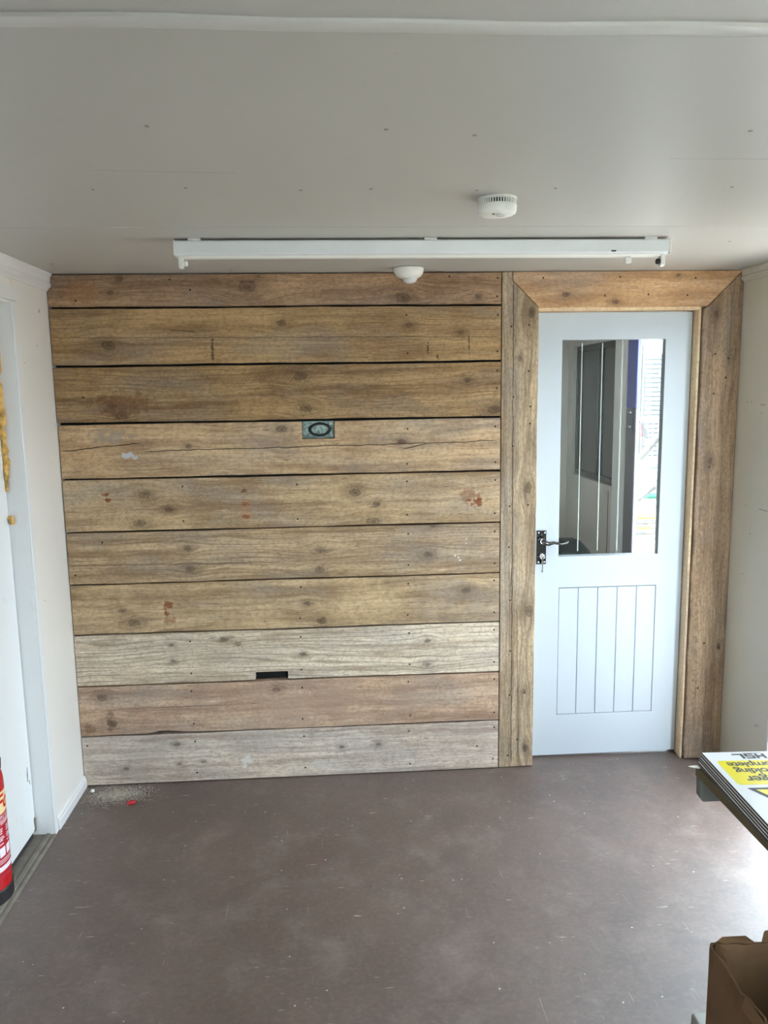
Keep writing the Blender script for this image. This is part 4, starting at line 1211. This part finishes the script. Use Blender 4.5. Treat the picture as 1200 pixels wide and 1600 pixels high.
# ---- pile of warning signs on the desk
SW, SH = 0.222, 0.400
ST = 0.0058
rot = radians(-2.6)
NS = 6
names = ['lowest sign of the pile on the desk, white with black edge', 'second lowest sign in the pile on the desk', 'third sign from the bottom of the pile on the desk',
         'third sign from the top of the pile on the desk', 'sign directly under the printed top sign', 'top sign of the pile, yellow scaffolding incomplete warning panel on white']
jit = [(-0.009, -0.003, 0.25), (-0.0095, -0.002, 0.0), (-0.006, 0.001, -0.15), (-0.0055, -0.001, 0.1), (-0.0025, 0.000, 0.0), (0.0, 0.0, 0.0)]
for k in range(NS):
    # origin: far-left corner as seen by the viewer; +x to the right, -y towards the viewer
    e = empty('warning_sign', (0.9215 + jit[k][0], -1.4355 + jit[k][1], DKZ + ST * k))
    e.rotation_euler = (0, 0, rot + radians(jit[k][2]))
    tag(e, names[k], 'sign', 'pile of scaffold warning signs')
    bm = NB(); bx(bm, 0, SW, -SH, 0, 0.0003, ST - 0.0007)
    obj('core', bm, M['signcore'], e)
    bm = NB(); bx(bm, 0, SW, -SH, 0, ST - 0.0007, ST - 0.0001); obj('face', bm, M['signwhite'], e)
    bm = NB(); bx(bm, 0, SW, -SH, 0, 0.0, 0.0003); obj('back_face', bm, M['signwhite'], e)
    if k < NS - 1: continue
    face = [c for c in e.children if c.name.startswith('face')][0]
    zf = ST - 0.0001

    def flat(name, bm, mat, z):
        for v in bm.verts: v.co.z = zf + z
        o = obj(name, bm, mat, face)
        return o

    def rrect(x0, x1, y0, y1, r_):
        bm = NB(); vs = []
        for (cx_, cy_, a0) in ((x1 - r_, y1 - r_, 0), (x0 + r_, y1 - r_, pi / 2), (x0 + r_, y0 + r_, pi), (x1 - r_, y0 + r_, 1.5 * pi)):
            for q in range(6):
                a = a0 + q * pi / 10
                vs.append(bm.verts.new((cx_ + r_ * cos(a), cy_ + r_ * sin(a), 0)))
        bm.faces.new(vs)
        return bm
    flat('yellow_panel', rrect(0.016, SW - 0.016, -0.169, -0.048, 0.010), M['signyellow'], 0.0003)

    def words(body_, size, xc, yc, mat, z=0.0006, **kw):
        me = text_mesh('lettering', body_, size, **kw)
        for v in me.vertices:
            v.co = Vector((xc - v.co.x, yc - v.co.y, zf + z))
        me.flip_normals() if False else None
        return link('lettering', me, mat, face)
    words('Incomplete', 0.0365, SW / 2, -0.0685, M['ink_black'], bold=0.0006, spacing=0.93)
    words('Scaffolding', 0.0365, SW / 2, -0.1010, M['ink_black'], bold=0.0006, spacing=0.93)
    words('Danger', 0.0440, SW / 2, -0.1420, M['ink_black'], bold=0.0008, spacing=0.95)
    # maker's block letters, squared off
    def bar(x0, x1, y0, y1):
        """x measured leftwards in the sign's own reading direction, from the logo's left end"""
        b3 = NB(); vs = [b3.verts.new(p) for p in ((LX - x0, LY - y0, 0), (LX - x1, LY - y0, 0), (LX - x1, LY - y1, 0), (LX - x0, LY - y1, 0))]
        b3.faces.new(vs)
        return flat('logo_bar', b3, M['ink_black'], 0.0006)
    LX, LY = SW / 2 + 0.040, -0.0125
    th = 0.0072
    for q in ((0, th, 0, 0.026), (0.018, 0.018 + th, 0, 0.026), (th, 0.018, 0.0094, 0.0166),
              (0.028, 0.052, 0.0206, 0.026), (0.028, 0.052, 0.0103, 0.0157), (0.028, 0.052, 0, 0.0054), (0.028, 0.028 + th, 0.0157, 0.0206), (0.052 - th, 0.052, 0.0054, 0.0103),
              (0.055, 0.055 + th, 0.0, 0.026), (0.055 + th, 0.082, 0.0, 0.0056)):
        bar(*q)
    b3 = NB(); vs = [b3.verts.new(p) for p in ((LX - 0.004, -0.0095, 0), (LX - 0.050, -0.0095, 0), (LX - 0.050, -0.0075, 0), (LX - 0.004, -0.0075, 0))]; b3.faces.new(vs)
    flat('logo_strapline', b3, M['ink_black'], 0.0005)

    def tri(cx_, yb, w, h_, mat, z):
        b3 = NB(); vs = [b3.verts.new(p) for p in ((cx_ - w / 2, yb, 0), (cx_, yb - h_, 0), (cx_ + w / 2, yb, 0))]; b3.faces.new(vs)
        flat('warning_triangle', b3, mat, z)
    tri(SW / 2, -0.184, 0.166, 0.146, M['ink_black'], 0.0003)
    tri(SW / 2, -0.1925, 0.132, 0.116, M['signyellow'], 0.0006)
    words('!', 0.085, SW / 2, -0.225, M['ink_black'], 0.0009, bold=0.003)

# a torn white paper corner sticking out under the pile
bm = NB()
prism(bm, [(0.884, -1.443), (0.900, -1.4405), (0.935, -1.438), (0.935, -1.452), (0.905, -1.452), (0.892, -1.449)], DKZ + 0.0002, DKZ + 0.0014, 'z')
for v in bm.verts:
    if v.co.x < 0.9: v.co.z += 0.002
# kept thin: it is a scrap of paper
o = obj('paper_scrap', bm, M['paper']); tag(o, 'torn white paper scrap sticking out from the pile of signs', 'paper')

# ---- cardboard box in front of the desk foot
CBX0, CBX1, CBY0, CBY1, CBZ = 0.806, 1.186, -2.130, -1.746, 0.450
cb = empty('cardboard_box', ((CBX0 + CBX1) / 2, (CBY0 + CBY1) / 2, 0)); tag(cb, 'open worn cardboard box with torn rim at the bottom right', 'box')
rc = random.Random(21)


def cwall(name, p0, p1, nrm, flop=0.0):
    bm = NB()
    n, m = 22, 14
    p0, p1, nrm = Vector(p0), Vector(p1), Vector(nrm)
    ph = rc.random() * 9
    rim = [CBZ + 0.0025 * sin(k * 0.6 + ph) + 0.004 * (rc.random() - 0.5) for k in range(n + 1)]
    grid = {}
    for side in (0, 1):
        for i in range(n + 1):
            for j in range(m + 1):
                f = j / m
                p = p0.lerp(p1, i / n)
                p.z = 0.003 + (rim[i] - 0.003) * f
                w = (f ** 5) * (0.003 * sin(i * 0.9 + ph) + 0.002 * sin(i * 2.1 + 2 * ph))
                p += nrm * (w + 0.003 * sin(f * 5 + i * 0.4 + ph) * min(1, 4 * i / n, 4 * (n - i) / n) - side * 0.005 + flop * f ** 8)
                grid[(i, j, side)] = bm.verts.new(p)
    for i in range(n):
        for j in range(m):
            bm.faces.new((grid[(i, j, 0)], grid[(i + 1, j, 0)], grid[(i + 1, j + 1, 0)], grid[(i, j + 1, 0)]))
            bm.faces.new((grid[(i, j, 1)], grid[(i, j + 1, 1)], grid[(i + 1, j + 1, 1)], grid[(i + 1, j, 1)]))
        bm.faces.new((grid[(i, m, 0)], grid[(i + 1, m, 0)], grid[(i + 1, m, 1)], grid[(i, m, 1)]))
        bm.faces.new((grid[(i, 0, 0)], grid[(i, 0, 1)], grid[(i + 1, 0, 1)], grid[(i + 1, 0, 0)]))
    for j in range(m):
        for i in (0, n):
            bm.faces.new((grid[(i, j, 0)], grid[(i, j + 1, 0)], grid[(i, j + 1, 1)], grid[(i, j, 1)]))
    return adopt(obj(name, bm, M['card'], smooth=True), cb)


wlft = cwall('side_panel', (CBX0, CBY0, 0), (CBX0, CBY1, 0), (-1, 0, 0))
cwall('side_panel', (CBX1, CBY0, 0), (CBX1, CBY1, 0), (1, 0, 0))
cwall('side_panel', (CBX0 + 0.004, CBY1, 0), (CBX1 - 0.004, CBY1, 0), (0, 1, 0))
cwall('side_panel', (CBX0 + 0.004, CBY0, 0), (CBX1 - 0.004, CBY0, 0), (0, -1, 0))
adopt(box('bottom_panel', CBX0 + 0.006, CBX1 - 0.006, CBY0 + 0.006, CBY1 - 0.006, 0.0005, 0.005, M['cardin']), cb)
# torn stubs where the flaps came off
def stub(pts, th=0.004):
    bm = NB()
    A = [bm.verts.new(p) for p in pts]
    B = [bm.verts.new((p[0] + 0.003, p[1], p[2] + th)) for p in pts]
    n = len(A)
    bm.faces.new(A); bm.faces.new(B[::-1])
    for i in range(n):
        j = (i + 1) % n
        bm.faces.new((A[i], A[j], B[j], B[i]))
    return adopt(obj('torn_flap', bm, M['card']), cb)


stub([(CBX0 - 0.002, -1.90, CBZ - 0.002), (CBX0 - 0.010, -1.905, CBZ - 0.022), (CBX0 - 0.007, -1.94, CBZ - 0.030), (CBX0 - 0.010, -1.965, CBZ - 0.018), (CBX0 - 0.002, -1.975, CBZ - 0.001)])
stub([(CBX0 + 0.004, CBY1 - 0.001, CBZ - 0.003), (CBX0 + 0.030, CBY1 + 0.010, CBZ + 0.006), (CBX0 + 0.085, CBY1 + 0.012, CBZ + 0.004), (CBX0 + 0.098, CBY1 - 0.001, CBZ - 0.002)])
stub([(CBX0 + 0.118, CBY1 - 0.001, CBZ - 0.002), (CBX0 + 0.125, CBY1 + 0.004, CBZ + 0.020), (CBX0 + 0.170, CBY1 + 0.006, CBZ + 0.022), (CBX0 + 0.19, CBY1 - 0.001, CBZ - 0.002)])
stub([(CBX0 - 0.004, CBY1 - 0.03, CBZ - 0.012), (CBX0 + 0.010, CBY1 - 0.004, CBZ + 0.004), (CBX0 + 0.022, CBY1 - 0.030, CBZ + 0.003), (CBX0 + 0.008, CBY1 - 0.06, CBZ - 0.002)])

# ---- sweepings in the left corner
bm = NB()
rs = random.Random(11)
for k in range(5200):
    a = rs.random() * 2 * pi
    q = abs(rs.gauss(0, 0.5))
    x, y = -0.955 + 0.15 * q * cos(a), -0.085 + 0.085 * q * sin(a)
    if y > -0.004 or x < XL + 0.014: continue
    s = rs.uniform(0.0008, 0.0028)
    b_ = rs.random() * 3
    p = [Vector((x + s * cos(b_ + t_), y + s * sin(b_ + t_), 0.0003)) for t_ in (0, 2.1, 4.2)] + [Vector((x, y, 0.0003 + s * 0.9))]
    v = [bm.verts.new(c) for c in p]
    for f in ((0, 2, 1), (0, 1, 3), (1, 2, 3), (2, 0, 3)): bm.faces.new([v[i] for i in f])
o = obj('sawdust', bm, M['chalk']); tag(o, 'thin scatter of pale sawdust on the floor in the left corner', 'sawdust', kind='stuff')
bm = NB(); lathe(bm, [(0.006, 0.0), (0.017, 0.001), (0.018, 0.005), (0.014, 0.009), (0.005, 0.0095)], 18)
bmesh.ops.scale(bm, vec=(1.0, 0.75, 1), verts=bm.verts)
for v in bm.verts: v.co.z += 0.002 * sin(v.co.x * 150)
for v in bm.verts: v.co.z = max(v.co.z, 0)
o = obj('plastic_cap', bm, plain('bright_red_plastic', (206, 34, 52), 0.35), smooth=True, loc=(-0.876, -0.164, 0.0)); tag(o, 'small bright red plastic cap on the floor by the sawdust', 'cap')
bm = NB(); lathe(bm, [(0.004, 0), (0.009, 0.003), (0.008, 0.009), (0.003, 0.012)], 9)
for v in bm.verts: v.co += Vector((rs.uniform(-1, 1), rs.uniform(-1, 1), rs.uniform(-0.2, 1))) * 0.0015
o = obj('plaster_crumb', bm, M['paper'], loc=(-1.066, -0.055, 0.0003)); tag(o, 'white plaster crumb on the floor against the skirting', 'crumb')
